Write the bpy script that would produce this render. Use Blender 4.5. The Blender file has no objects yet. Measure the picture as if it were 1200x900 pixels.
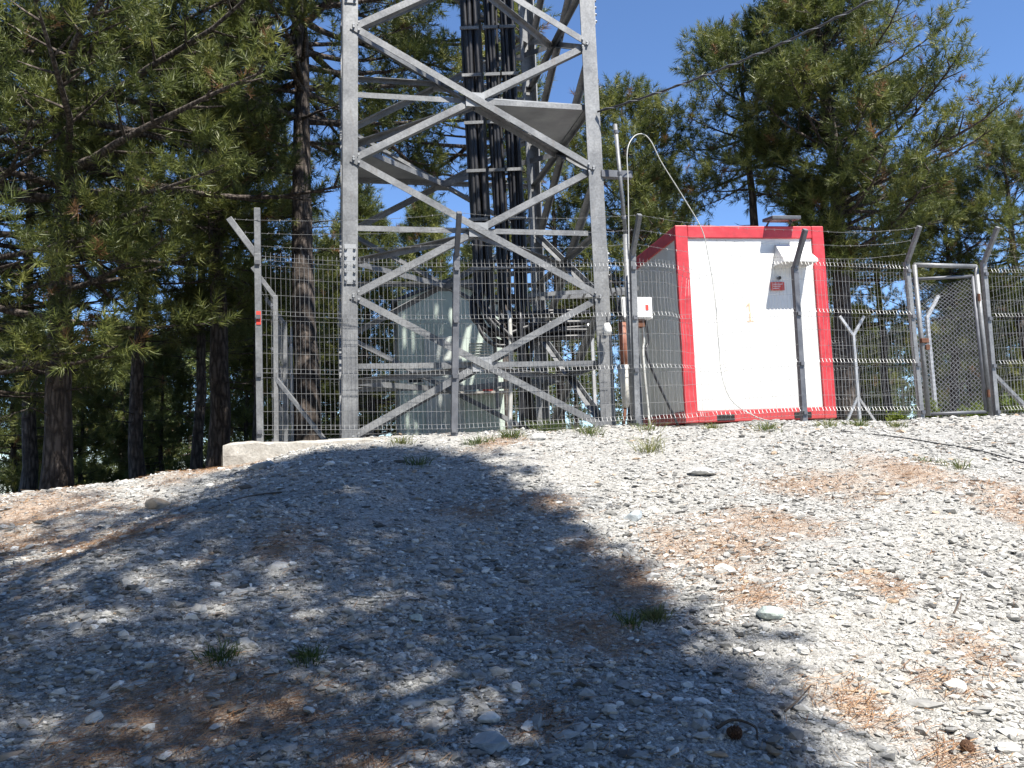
import bpy, math, random
import numpy as np
from mathutils import Vector, Matrix, noise as mnoise

random.seed(7)
SC = bpy.context.scene
COL = SC.collection
rad = math.radians

# ------------------------------------------------------------------ camera model
CAM = np.array((0.0, 0.0, 1.6))
F, PITCH, ROLL = 950.0, rad(5.0), rad(-2.2)
RM = np.array((Matrix.Rotation(math.pi / 2 + PITCH, 3, 'X') @ Matrix.Rotation(ROLL, 3, 'Z')))
SUN_AZ, SUN_EL = rad(33), rad(60)          # to the sun: right of straight behind the viewer
TOSUN = np.array((math.sin(SUN_AZ) * math.cos(SUN_EL), -math.cos(SUN_AZ) * math.cos(SUN_EL), math.sin(SUN_EL)))

def ray(px, py):
    return RM @ np.array(((px - 600) / F, -(py - 450) / F, -1.0))

def P(px, py, Y):
    r = ray(px, py)
    return CAM + r * (Y / r[1])

def V(*a):
    return np.array(a, float)

def unit(v):
    v = np.asarray(v, float)
    n = np.linalg.norm(v)
    return v / n if n > 1e-12 else v

# ------------------------------------------------------------------ terrain
def vnoise(x, y, scale, seed):
    """smooth value noise on arrays"""
    x = np.asarray(x, float) / scale
    y = np.asarray(y, float) / scale
    xi = np.floor(x).astype(np.int64); yi = np.floor(y).astype(np.int64)
    fx = x - xi; fy = y - yi
    fx = fx * fx * (3 - 2 * fx); fy = fy * fy * (3 - 2 * fy)
    def h(i, j):
        n = (i * 374761393 + j * 668265263 + seed * 1442695041) & 0x7fffffff
        n = ((n ^ (n >> 13)) * 1274126177) & 0x7fffffff
        return ((n ^ (n >> 16)) & 0xffff) / 65535.0
    a = h(xi, yi); b = h(xi + 1, yi); c = h(xi, yi + 1); d = h(xi + 1, yi + 1)
    return (a * (1 - fx) + b * fx) * (1 - fy) + (c * (1 - fx) + d * fx) * fy

FENCE_A = V(-2.74, 8.82)                    # front left corner of the compound
FDIR = unit(V(8.04, 1.78))                  # along the front fence
FOUT = V(FDIR[1], -FDIR[0])                 # outwards, to the viewer
ZP = 1.86                                   # the level pad

_d = np.linspace(-30, 40, 1401)
_drop = np.interp(_d, [-30, 0, .4, 1.5, 3, 5, 7, 9.4, 12, 20, 40], [0, 0, .02, .19, .47, .90, 1.34, 1.87, 2.3, 2.8, 3.0])
_k = np.exp(-np.linspace(-2, 2, 17) ** 2); _k /= _k.sum()
_drop = np.convolve(np.pad(_drop, 8, mode='edge'), _k, mode='valid')

def sstep(a, b, x):
    t = np.clip((x - a) / (b - a), 0, 1)
    return t * t * (3 - 2 * t)

def terrain(x, y, fine=True):
    x = np.asarray(x, float); y = np.asarray(y, float)
    d = (FENCE_A[1] + (x - FENCE_A[0]) * FDIR[1] / FDIR[0]) - y
    z = ZP - np.interp(d, _d, _drop)
    left = sstep(-1.75, -3.25, x) * .27 + np.clip(-3.1 - x, 0, 9) * .085
    z = z - left * (0.35 + .65 * sstep(7, 2, d))
    r = np.hypot(x, y - 6)
    z = z - 0.0009 * np.clip(r - 22, 0, 90) ** 2 * 1.4 - np.clip(r - 110, 0, 1e5) * .02
    z = np.maximum(z, -26)
    amp = sstep(-2.0, .8, d) * .75 + .25
    z = z + ((vnoise(x, y, 1.7, 1) - .5) * .16 + (vnoise(x, y, .6, 2) - .5) * .085) * amp
    if fine:
        z = z + ((vnoise(x, y, .22, 3) - .5) * .028 + (vnoise(x, y, .09, 4) - .5) * .014) * amp
    return z

def tz(x, y):
    return float(terrain(np.array([x]), np.array([y]))[0])

def hit(px, py):
    """where the line of sight meets the ground"""
    r = ray(px, py); r = r / r[1]
    ys = np.linspace(1.2, 40, 4000)
    pts = CAM[None, :] + ys[:, None] * r[None, :]
    below = pts[:, 2] < terrain(pts[:, 0], pts[:, 1])
    i = int(np.argmax(below)) if below.any() else 1000
    p = pts[i].copy(); p[2] = tz(p[0], p[1])
    return p

# ------------------------------------------------------------------ materials
def newmat(name):
    m = bpy.data.materials.new(name); m.use_nodes = True
    nt = m.node_tree
    b = nt.nodes['Principled BSDF']
    return m, nt, b

def lk(nt, a, b):
    nt.links.new(a, b)

def ramp(nt, fac, stops):
    r = nt.nodes.new('ShaderNodeValToRGB')
    while len(r.color_ramp.elements) < len(stops):
        r.color_ramp.elements.new(.5)
    for e, (p, c) in zip(r.color_ramp.elements, stops):
        e.position = p; e.color = (*c, 1)
    lk(nt, fac, r.inputs[0])
    return r.outputs[0]

def noise_tex(nt, scale, detail=4, rough=.55, coord='Object', stretch=None):
    tc = nt.nodes.new('ShaderNodeTexCoord')
    n = nt.nodes.new('ShaderNodeTexNoise')
    n.inputs['Scale'].default_value = scale
    n.inputs['Detail'].default_value = detail
    n.inputs['Roughness'].default_value = rough
    src = tc.outputs[coord]
    if stretch:
        mp = nt.nodes.new('ShaderNodeMapping'); mp.inputs['Scale'].default_value = stretch
        lk(nt, src, mp.inputs[0]); src = mp.outputs[0]
    lk(nt, src, n.inputs['Vector'])
    return n.outputs['Fac']

def bump(nt, b, h, strength, dist):
    bp = nt.nodes.new('ShaderNodeBump')
    bp.inputs['Strength'].default_value = strength; bp.inputs['Distance'].default_value = dist
    lk(nt, h, bp.inputs['Height']); lk(nt, bp.outputs[0], b.inputs['Normal'])

def mottled(name, c0, c1, scale=6, rough=.6, metal=0., bstr=.15, bdist=.003, stretch=None, detail=5):
    m, nt, b = newmat(name)
    n = noise_tex(nt, scale, detail, .6, stretch=stretch)
    lk(nt, ramp(nt, n, [(.3, c0), (.7, c1)]), b.inputs['Base Color'])
    b.inputs['Roughness'].default_value = rough; b.inputs['Metallic'].default_value = metal
    if bstr:
        bump(nt, b, n, bstr, bdist)
    return m

M = {}
def steel_mat():
    m, nt, b = newmat('galvanised_steel')
    n1 = noise_tex(nt, 3.2, 7, .65); n2 = noise_tex(nt, 38, 3, .5); n3 = noise_tex(nt, 2.3, 6, .7, stretch=(3.5, 3.5, .7))
    c = ramp(nt, n1, [(.28, (.105, .11, .118)), (.5, (.185, .19, .196)), (.72, (.265, .27, .272))])
    mx = nt.nodes.new('ShaderNodeMixRGB'); mx.blend_type = 'OVERLAY'; mx.inputs[0].default_value = .45
    lk(nt, c, mx.inputs[1]); lk(nt, n2, mx.inputs[2])
    mr = nt.nodes.new('ShaderNodeMapRange'); mr.inputs[1].default_value = .60; mr.inputs[2].default_value = .78; mr.inputs[4].default_value = .55
    lk(nt, n3, mr.inputs[0])
    st = nt.nodes.new('ShaderNodeMixRGB'); st.inputs[2].default_value = (.135, .10, .07, 1)
    lk(nt, mr.outputs[0], st.inputs[0]); lk(nt, mx.outputs[0], st.inputs[1]); lk(nt, st.outputs[0], b.inputs['Base Color'])
    b.inputs['Roughness'].default_value = .55; b.inputs['Metallic'].default_value = .3
    bump(nt, b, n2, .08, .003)
    return m
M['steel'] = steel_mat()
M['steel_dark'] = mottled('weathered_steel', (.085, .09, .105), (.16, .165, .18), 7, .55, .3, .1)
M['plate'] = mottled('steel_plate', (.22, .23, .24), (.34, .35, .36), 3, .55, .25, .05)
M['wire'] = mottled('galvanised_wire', (.20, .205, .21), (.33, .335, .34), 9, .45, .35, 0)
M['wire_old'] = mottled('dull_wire', (.17, .175, .18), (.28, .28, .28), 9, .55, .3, 0)
M['post_light'] = mottled('pale_galvanised_post', (.36, .365, .37), (.50, .50, .50), 7, .5, .3, .05)
M['rust'] = mottled('rusty_iron', (.075, .03, .016), (.16, .065, .032), 14, .85, 0, .4)
M['rustpipe'] = mottled('red_brown_pipe', (.20, .07, .04), (.29, .11, .06), 10, .6, 0, .1)
M['black'] = mottled('black_cable', (.012, .012, .014), (.03, .03, .033), 20, .42, 0, .1)
M['whitecable'] = mottled('white_cable', (.40, .40, .37), (.54, .54, .51), 8, .5, 0, 0)
M['whiteplastic'] = mottled('white_enclosure', (.70, .70, .68), (.80, .80, .78), 8, .4, 0, 0)
M['sleeve'] = mottled('cement_sleeve', (.46, .44, .39), (.60, .58, .53), 9, .8, 0, .2)
M['dark'] = mottled('dark_gap', (.008, .008, .008), (.02, .02, .02), 9, .9)
M['green'] = mottled('pale_green_paint', (.40, .48, .42), (.50, .57, .51), 2.5, .55, 0, .04)
M['greentrim'] = mottled('grey_green_trim', (.42, .46, .43), (.55, .58, .54), 5, .6)
M['hutroof'] = mottled('dark_blue_roof', (.03, .036, .055), (.06, .07, .09), 5, .6)
M['glass'] = mottled('dim_window_glass', (.015, .017, .02), (.03, .035, .04), 2, .1)
M['signred'] = mottled('red_sign_paint', (.55, .045, .03), (.62, .07, .05), 12, .5)
M['ink'] = mottled('faded_brown_ink', (.55, .38, .24), (.70, .56, .40), 30, .7)
M['blackink'] = mottled('black_ink', (.02, .02, .02), (.05, .04, .04), 30, .7)
M['cone'] = mottled('cone_scales', (.06, .028, .014), (.14, .07, .035), 60, .8, 0, .4)
M['twig'] = mottled('dry_twig', (.05, .035, .025), (.11, .085, .065), 30, .9, 0, .3)

def grime(nt, b, base, streak, col, zlo, zhi, amt):
    """dirt splashed on the bottom edge and run-off streaks"""
    geo = nt.nodes.new('ShaderNodeNewGeometry'); sep = nt.nodes.new('ShaderNodeSeparateXYZ'); lk(nt, geo.outputs['Position'], sep.inputs[0])
    mr = nt.nodes.new('ShaderNodeMapRange'); mr.inputs[1].default_value = zhi; mr.inputs[2].default_value = zlo; lk(nt, sep.outputs[2], mr.inputs[0])
    nn = noise_tex(nt, 9, 7, .7)
    ml = nt.nodes.new('ShaderNodeMath'); ml.operation = 'MULTIPLY'; lk(nt, mr.outputs[0], ml.inputs[0]); lk(nt, nn, ml.inputs[1])
    sr = nt.nodes.new('ShaderNodeMapRange'); sr.inputs[1].default_value = .56; sr.inputs[2].default_value = .80; sr.inputs[4].default_value = .5; lk(nt, streak, sr.inputs[0])
    ad = nt.nodes.new('ShaderNodeMath'); ad.operation = 'MAXIMUM'; lk(nt, ml.outputs[0], ad.inputs[0]); lk(nt, sr.outputs[0], ad.inputs[1])
    am = nt.nodes.new('ShaderNodeMath'); am.operation = 'MULTIPLY'; am.inputs[1].default_value = amt; am.use_clamp = True; lk(nt, ad.outputs[0], am.inputs[0])
    mx = nt.nodes.new('ShaderNodeMixRGB'); mx.inputs[2].default_value = (*col, 1); lk(nt, am.outputs[0], mx.inputs[0]); lk(nt, base, mx.inputs[1])
    lk(nt, mx.outputs[0], b.inputs['Base Color'])

def panel_mat():
    m, nt, b = newmat('white_panel_paint')
    n = noise_tex(nt, 3, 6, .6, stretch=(1, 1, .25)); s = noise_tex(nt, 5, 6, .65, stretch=(2.2, 2.2, .12))
    c = ramp(nt, n, [(.25, (.62, .61, .58)), (.55, (.74, .74, .72))])
    grime(nt, b, c, s, (.36, .31, .25), 1.9, 2.6, .75)
    b.inputs['Roughness'].default_value = .42
    return m
M['panel'] = panel_mat()

def red_mat():
    m, nt, b = newmat('red_frame_paint')
    n = noise_tex(nt, 7, 6, .65)
    c = ramp(nt, n, [(.28, (.36, .026, .032)), (.5, (.50, .034, .044)), (.8, (.58, .075, .08))])
    grime(nt, b, c, noise_tex(nt, 26, 5, .7), (.26, .15, .11), 1.75, 2.25, .7)
    b.inputs['Roughness'].default_value = .45
    bump(nt, b, n, .1, .003)
    return m
M['red'] = red_mat()

def concrete_mat():
    m, nt, b = newmat('weathered_concrete')
    n = noise_tex(nt, 5, 8, .65); n2 = noise_tex(nt, 45, 4, .6)
    c = ramp(nt, n, [(.3, (.20, .18, .155)), (.5, (.33, .31, .275)), (.72, (.43, .41, .37))])
    mx = nt.nodes.new('ShaderNodeMixRGB'); mx.blend_type = 'OVERLAY'; mx.inputs[0].default_value = .45
    lk(nt, c, mx.inputs[1]); lk(nt, n2, mx.inputs[2]); lk(nt, mx.outputs[0], b.inputs['Base Color'])
    b.inputs['Roughness'].default_value = .9
    bump(nt, b, n2, .5, .012)
    return m
M['concrete'] = concrete_mat()

def bark_mat(name, c0, c1, c2):
    m, nt, b = newmat(name)
    tc = nt.nodes.new('ShaderNodeTexCoord')
    mp = nt.nodes.new('ShaderNodeMapping'); mp.inputs['Scale'].default_value = (9, 9, 2.0)
    lk(nt, tc.outputs['Object'], mp.inputs[0])
    vo = nt.nodes.new('ShaderNodeTexVoronoi'); vo.feature = 'DISTANCE_TO_EDGE'; vo.inputs['Scale'].default_value = 1.6
    n = noise_tex(nt, 9, 6, .65)
    ad = nt.nodes.new('ShaderNodeMixRGB'); ad.inputs[0].default_value = .12
    no2 = nt.nodes.new('ShaderNodeTexNoise'); no2.inputs['Scale'].default_value = 3
    lk(nt, mp.outputs[0], no2.inputs['Vector']); lk(nt, mp.outputs[0], ad.inputs[1]); lk(nt, no2.outputs['Color'], ad.inputs[2])
    lk(nt, ad.outputs[0], vo.inputs['Vector'])
    mu = nt.nodes.new('ShaderNodeMath'); mu.operation = 'MULTIPLY_ADD'; mu.inputs[1].default_value = 1.6
    lk(nt, vo.outputs['Distance'], mu.inputs[0]); lk(nt, n, mu.inputs[2])
    lk(nt, ramp(nt, mu.outputs[0], [(.38, c0), (.7, c1), (1.0, c2)]), b.inputs['Base Color'])
    b.inputs['Roughness'].default_value = .95
    bump(nt, b, mu.outputs[0], .9, .03)
    return m
M['bark'] = bark_mat('pine_bark', (.018, .014, .012), (.055, .043, .036), (.12, .098, .084))

def needle_mat(name, dark, mid, light, brown=None):
    m, nt, b = newmat(name)
    at = nt.nodes.new('ShaderNodeAttribute'); at.attribute_name = 'tone'
    c = ramp(nt, at.outputs['Fac'], [(0, dark), (.52, mid), (.93, light), (1, brown or light)])
    lk(nt, c, b.inputs['Base Color'])
    b.inputs['Roughness'].default_value = .5
    tr = nt.nodes.new('ShaderNodeBsdfTranslucent'); lk(nt, c, tr.inputs[0])
    mx = nt.nodes.new('ShaderNodeMixShader'); mx.inputs[0].default_value = .36
    lk(nt, b.outputs[0], mx.inputs[1]); lk(nt, tr.outputs[0], mx.inputs[2])
    lk(nt, mx.outputs[0], nt.nodes['Material Output'].inputs[0])
    return m
M['needle'] = needle_mat('pine_needles_green', (.042, .060, .015), (.125, .150, .036), (.275, .275, .075), (.20, .11, .05))
M['needle_far'] = needle_mat('pine_needles_far', (.045, .065, .02), (.10, .135, .038), (.19, .21, .065))
M['grass'] = needle_mat('grass_blades', (.04, .07, .015), (.09, .13, .03), (.26, .25, .10))
M['leaf'] = needle_mat('yellow_green_leaves', (.09, .13, .02), (.20, .26, .04), (.33, .36, .07))

def stone_mat():
    m, nt, b = newmat('gravel_stone')
    at = nt.nodes.new('ShaderNodeAttribute'); at.attribute_name = 'tone'
    n = noise_tex(nt, 60, 4, .6)
    c = ramp(nt, at.outputs['Fac'], [(0, (.07, .069, .066)), (.22, (.20, .197, .188)), (.5, (.325, .32, .303)), (.8, (.46, .452, .425)), (.95, (.66, .65, .615)), (1, (.36, .27, .19))])
    mx = nt.nodes.new('ShaderNodeMixRGB'); mx.blend_type = 'OVERLAY'; mx.inputs[0].default_value = .4
    lk(nt, c, mx.inputs[1]); lk(nt, n, mx.inputs[2]); lk(nt, mx.outputs[0], b.inputs['Base Color'])
    b.inputs['Roughness'].default_value = .85
    bump(nt, b, n, .3, .004)
    return m
M['stone'] = stone_mat()

def rock_mat(name, c0, c1):
    m, nt, b = newmat(name)
    n = noise_tex(nt, 14, 8, .65)
    lk(nt, ramp(nt, n, [(.3, c0), (.7, c1)]), b.inputs['Base Color'])
    b.inputs['Roughness'].default_value = .85
    bump(nt, b, n, .5, .01)
    return m
M['rock_white'] = rock_mat('white_rock', (.42, .42, .40), (.68, .67, .64))
M['rock_grey'] = rock_mat('blue_grey_rock', (.22, .25, .27), (.40, .43, .44))
M['rock_green'] = rock_mat('green_grey_rock', (.30, .36, .33), (.52, .56, .52))
M['rock_tan'] = rock_mat('tan_rock', (.28, .21, .14), (.50, .40, .28))
M['litter'] = needle_mat('fallen_needles', (.20, .10, .05), (.36, .20, .10), (.50, .34, .20))

def ground_mat():
    m, nt, b = newmat('gravel_ground')
    tc = nt.nodes.new('ShaderNodeTexCoord')
    def voro(s):
        v = nt.nodes.new('ShaderNodeTexVoronoi'); v.inputs['Scale'].default_value = s
        lk(nt, tc.outputs['Object'], v.inputs['Vector']); return v
    v1, v2 = voro(42), voro(110)
    big = noise_tex(nt, .9, 5, .6); fine = noise_tex(nt, 30, 6, .7)
    sep = nt.nodes.new('ShaderNodeSeparateColor'); lk(nt, v1.outputs['Color'], sep.inputs[0])
    sep2 = nt.nodes.new('ShaderNodeSeparateColor'); lk(nt, v2.outputs['Color'], sep2.inputs[0])
    mixv = nt.nodes.new('ShaderNodeMath'); mixv.operation = 'MULTIPLY_ADD'; mixv.inputs[1].default_value = .55
    lk(nt, sep.outputs[0], mixv.inputs[0])
    half = nt.nodes.new('ShaderNodeMath'); half.operation = 'MULTIPLY'; half.inputs[1].default_value = .45
    lk(nt, sep2.outputs[1], half.inputs[0]); lk(nt, half.outputs[0], mixv.inputs[2])
    c = ramp(nt, mixv.outputs[0], [(.1, (.12, .118, .112)), (.4, (.28, .276, .26)), (.7, (.385, .38, .357)), (.95, (.55, .54, .51))])
    dusty = nt.nodes.new('ShaderNodeMixRGB'); dusty.blend_type = 'MIX'
    dusty.inputs[2].default_value = (.39, .37, .33, 1)
    df = nt.nodes.new('ShaderNodeMapRange'); df.inputs[1].default_value = .4; df.inputs[2].default_value = .75; df.inputs[4].default_value = .6
    lk(nt, big, df.inputs[0]); lk(nt, df.outputs[0], dusty.inputs[0]); lk(nt, c, dusty.inputs[1])
    # fallen needles lie where the litter map says
    at = nt.nodes.new('ShaderNodeAttribute'); at.attribute_name = 'litter'
    lm = nt.nodes.new('ShaderNodeMath'); lm.operation = 'MULTIPLY_ADD'; lm.inputs[1].default_value = .62; 
    sub = nt.nodes.new('ShaderNodeMath'); sub.operation = 'SUBTRACT'; sub.inputs[1].default_value = .62
    lk(nt, fine, sub.inputs[0]); lk(nt, at.outputs['Fac'], lm.inputs[0]); lk(nt, sub.outputs[0], lm.inputs[2]); lm.use_clamp = True
    lc = ramp(nt, fine, [(.25, (.22, .13, .075)), (.5, (.35, .22, .13)), (.75, (.45, .33, .22))])
    mx = nt.nodes.new('ShaderNodeMixRGB'); lk(nt, lm.outputs[0], mx.inputs[0]); lk(nt, dusty.outputs[0], mx.inputs[1]); lk(nt, lc, mx.inputs[2])
    # forest floor
    at2 = nt.nodes.new('ShaderNodeAttribute'); at2.attribute_name = 'forest'
    fc = ramp(nt, big, [(.3, (.06, .045, .025)), (.5, (.13, .085, .05)), (.62, (.07, .08, .03)), (.75, (.22, .17, .11))])
    mx2 = nt.nodes.new('ShaderNodeMixRGB'); lk(nt, at2.outputs['Fac'], mx2.inputs[0]); lk(nt, mx.outputs[0], mx2.inputs[1]); lk(nt, fc, mx2.inputs[2])
    lk(nt, mx2.outputs[0], b.inputs['Base Color'])
    b.inputs['Roughness'].default_value = .95
    hs = nt.nodes.new('ShaderNodeMath'); hs.operation = 'ADD'
    lk(nt, v1.outputs['Distance'], hs.inputs[0]); lk(nt, v2.outputs['Distance'], hs.inputs[1])
    inv = nt.nodes.new('ShaderNodeMath'); inv.operation = 'SUBTRACT'; inv.inputs[0].default_value = 1; lk(nt, hs.outputs[0], inv.inputs[1])
    bump(nt, b, inv.outputs[0], .8, .012)
    return m
M['ground'] = ground_mat()

# ------------------------------------------------------------------ mesh helpers
def mesh_np(name, verts, faces, mat, parent=None, tone=None, smooth=False):
    """verts (n,3), faces (m,k) numpy; tone per face float"""
    me = bpy.data.meshes.new(name)
    verts = np.ascontiguousarray(verts, np.float32); faces = np.ascontiguousarray(faces, np.int32)
    k = faces.shape[1]
    me.vertices.add(len(verts)); me.vertices.foreach_set('co', verts.ravel())
    me.loops.add(faces.size); me.loops.foreach_set('vertex_index', faces.ravel())
    me.polygons.add(len(faces))
    me.polygons.foreach_set('loop_start', np.arange(0, faces.size, k, dtype=np.int32))
    me.polygons.foreach_set('use_smooth', np.full(len(faces), smooth))
    if tone is not None:
        a = me.attributes.new('tone', 'FLOAT', 'FACE'); a.data.foreach_set('value', np.ascontiguousarray(tone, np.float32))
    me.update(calc_edges=True); me.validate()
    me.materials.append(mat)
    o = bpy.data.objects.new(name, me); COL.objects.link(o)
    if parent is not None:
        o.parent = parent
    return o

class MB:
    def __init__(s):
        s.v = []; s.f = []
    def add(s, vs, fs):
        n = len(s.v); s.v.extend([tuple(map(float, p)) for p in vs]); s.f.extend([tuple(i + n for i in f) for f in fs]); return s
    def obox(s, c, ax, ay, az, bev=0.):
        """box by centre and three half-axis vectors"""
        c, ax, ay, az = map(lambda q: np.asarray(q, float), (c, ax, ay, az))
        vs = [c + i * ax + j * ay + k * az for i in (-1, 1) for j in (-1, 1) for k in (-1, 1)]
        return s.add(vs, [(0, 1, 3, 2), (4, 6, 7, 5), (0, 4, 5, 1), (2, 3, 7, 6), (0, 2, 6, 4), (1, 5, 7, 3)])
    def bar(s, p, q, w, t, nrm):
        """flat or square bar p->q; width w across, thickness t along nrm"""
        p = np.asarray(p, float); q = np.asarray(q, float)
        d = unit(q - p); n = unit(np.asarray(nrm, float) - d * np.dot(nrm, d)); u = np.cross(d, n)
        return s.obox((p + q) / 2, (q - p) / 2, u * w / 2, n * t / 2)
    def angle(s, p, q, w, t, nrm, flip=1):
        """L-section: one flange across, facing nrm, the other going back along -nrm"""
        p = np.asarray(p, float); q = np.asarray(q, float)
        d = unit(q - p); n = unit(np.asarray(nrm, float) - d * np.dot(nrm, d)); u = np.cross(d, n) * flip
        s.obox((p + q) / 2, (q - p) / 2, u * w / 2, n * t / 2)
        return s.obox((p + q) / 2 - u * (w / 2 - t / 2) - n * (w / 2 + t / 2 + .0006), (q - p) / 2, u * t / 2, n * w / 2)
    def tube(s, pts, r, n=8, cap=True):
        pts = [np.asarray(p, float) for p in pts]
        rs = r if hasattr(r, '__len__') else [r] * len(pts)
        base = len(s.v); prev = None
        for i, p in enumerate(pts):
            d = unit(pts[min(i + 1, len(pts) - 1)] - pts[max(i - 1, 0)])
            if prev is None:
                a = V(0, 0, 1) if abs(d[2]) < .9 else V(1, 0, 0)
                u = unit(np.cross(d, a))
            else:
                u = unit(prev - d * np.dot(prev, d))
            prev = u; w = np.cross(d, u)
            for k in range(n):
                t = 2 * math.pi * k / n
                s.v.append(tuple(p + (u * math.cos(t) + w * math.sin(t)) * rs[i]))
        for i in range(len(pts) - 1):
            for k in range(n):
                a = base + i * n + k; b = base + i * n + (k + 1) % n
                s.f.append((a, b, b + n, a + n))
        if cap:
            s.f.append(tuple(base + k for k in range(n))[::-1])
            s.f.append(tuple(base + (len(pts) - 1) * n + k for k in range(n)))
        return s
    def build(s, name, mat, parent=None, bevel=0., smooth=False):
        me = bpy.data.meshes.new(name)
        me.from_pydata(s.v, [], s.f); me.update()
        if smooth:
            me.polygons.foreach_set('use_smooth', [True] * len(me.polygons))
        me.materials.append(mat)
        o = bpy.data.objects.new(name, me); COL.objects.link(o)
        if parent is not None:
            o.parent = parent
            o.matrix_parent_inverse = Matrix.Translation(-world_loc(parent))
        if bevel:
            bv = o.modifiers.new('edge', 'BEVEL'); bv.width = bevel; bv.segments = 2; bv.limit_method = 'ANGLE'
        return o

def world_loc(o):
    l = o.location.copy()
    while o.parent is not None:
        l = l + o.parent.location + o.matrix_parent_inverse.translation
        o = o.parent
    return l

def tag(o, label, cat, group=None, kind=None):
    if label: o['label'] = label
    if cat: o['category'] = cat
    if group: o['group'] = group
    if kind: o['kind'] = kind
    return o

def thing(name, loc, label, cat, group=None):
    o = bpy.data.objects.new(name, None); COL.objects.link(o)
    o.location = [float(c) for c in loc]; o.empty_display_size = .2
    return tag(o, label, cat, group)

def spline(ctrl, n=12):
    """Catmull-Rom through the points"""
    c = [np.asarray(p, float) for p in ctrl]
    c = [2 * c[0] - c[1]] + c + [2 * c[-1] - c[-2]]
    out = []
    for i in range(1, len(c) - 2):
        for k in range(n):
            t = k / n
            out.append(.5 * (2 * c[i] + (c[i + 1] - c[i - 1]) * t + (2 * c[i - 1] - 5 * c[i] + 4 * c[i + 1] - c[i + 2]) * t * t
                             + (-c[i - 1] + 3 * c[i] - 3 * c[i + 1] + c[i + 2]) * t ** 3))
    out.append(c[-2])
    return out

Z = V(0, 0, 1)
def v3(xy, z):
    return V(xy[0], xy[1], z)

# ------------------------------------------------------------------ ground sheet
PATCHES = [(850, 640, .42), (790, 640, .3), (740, 683, .34), (690, 640, .2), (640, 590, .3), (690, 735, .26), (1060, 553, .5), (1045, 690, .2),
           (1150, 770, .25), (1180, 580, .4), (250, 840, .25), (330, 830, .22), (140, 630, .5), (240, 552, .6), (30, 600, .8), (330, 640, .35),
           (700, 750, .2), (1110, 800, .15), (960, 570, .5), (900, 610, .4), (880, 700, .25), (180, 850, .3), (420, 880, .2), (640, 850, .14),
           (20, 640, .6), (580, 520, .4), (1010, 830, .18), (360, 520, .5), (1120, 890, .15), (560, 600, .25), (1190, 600, .3), (840, 665, .28)]
PATCH_XY = [(*hit(a, b)[:2], r) for a, b, r in PATCHES]

def litter_map(x, y):
    L = np.zeros_like(x)
    for k, (cx, cy, r) in enumerate(PATCH_XY):
        dx, dy = x - cx, (y - cy) * .8
        rr = np.hypot(dx, dy) / (r * (.55 + .9 * vnoise(x, y, .3, 30 + k)))
        L = np.maximum(L, np.clip(1.15 - rr, 0, 1))
    return L

def forest_map(x, y):
    d = (FENCE_A[1] + (x - FENCE_A[0]) * FDIR[1] / FDIR[0]) - y
    edge = 10.9 + (x + 4) * .12 + (vnoise(x, y, 1.1, 9) - .5) * 1.2
    lf = sstep(-.5, .5, y - edge) * sstep(-3.3, -3.7, x)
    back = sstep(17.5, 20, y + (vnoise(x, y, 2, 10) - .5) * 3)
    side = sstep(7.5, 9, np.abs(x + .5) + (vnoise(x, y, 2, 10) - .5) * 2 - 1) * sstep(-1, 1.0, -d)
    return np.clip(np.maximum(np.maximum(lf, back), side), 0, 1)

def make_ground():
    def axis(lo, hi, step, far, g=1.22):
        a = list(np.arange(lo, hi + step / 2, step))
        s = step; p = a[-1]; up = []
        while p < far: s *= g; p += s; up.append(p)
        s = step; p = a[0]; dn = []
        while p > -far: s *= g; p -= s; dn.append(p)
        return np.array(dn[::-1] + a + up)
    xs = axis(-7.5, 7.5, .035, 900); ys = axis(1.6, 12, .035, 900)
    X, Y = np.meshgrid(xs, ys)
    x, y = X.ravel(), Y.ravel()
    z = terrain(x, y)
    nx, ny = len(xs), len(ys)
    i = np.arange((ny - 1) * (nx - 1)); r, c = i // (nx - 1), i % (nx - 1)
    a = r * nx + c
    f = np.stack([a, a + 1, a + nx + 1, a + nx], 1)
    o = mesh_np('ground', np.stack([x, y, z], 1), f, M['ground'], smooth=True)
    me = o.data
    for nm, arr in (('litter', litter_map(x, y)), ('forest', forest_map(x, y))):
        at = me.attributes.new(nm, 'FLOAT', 'POINT'); at.data.foreach_set('value', arr.astype(np.float32))
    tag(o, 'pale gravel slope rising to a level pad in a pine wood', 'ground', kind='structure')
make_ground()

# ------------------------------------------------------------------ gravel and needle litter
ICO_V, ICO_F = None, None
def ico():
    t = (1 + 5 ** .5) / 2
    v = np.array([(-1, t, 0), (1, t, 0), (-1, -t, 0), (1, -t, 0), (0, -1, t), (0, 1, t), (0, -1, -t), (0, 1, -t), (t, 0, -1), (t, 0, 1), (-t, 0, -1), (-t, 0, 1)], float)
    f = np.array([(0, 11, 5), (0, 5, 1), (0, 1, 7), (0, 7, 10), (0, 10, 11), (1, 5, 9), (5, 11, 4), (11, 10, 2), (10, 7, 6), (7, 1, 8),
                  (3, 9, 4), (3, 4, 2), (3, 2, 6), (3, 6, 8), (3, 8, 9), (4, 9, 5), (2, 4, 11), (6, 2, 10), (8, 6, 7), (9, 8, 1)])
    return v / np.linalg.norm(v[0]), f

def scatter_view(rng, n, ymin, ymax, power):
    """points on the ground in a wedge a little wider than the view, denser near"""
    u = rng.random(n)
    y = ymin * (ymax / ymin) ** (u ** power)
    x = (rng.random(n) * 2 - 1) * (y * .78 + .8)
    return x, y

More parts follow.
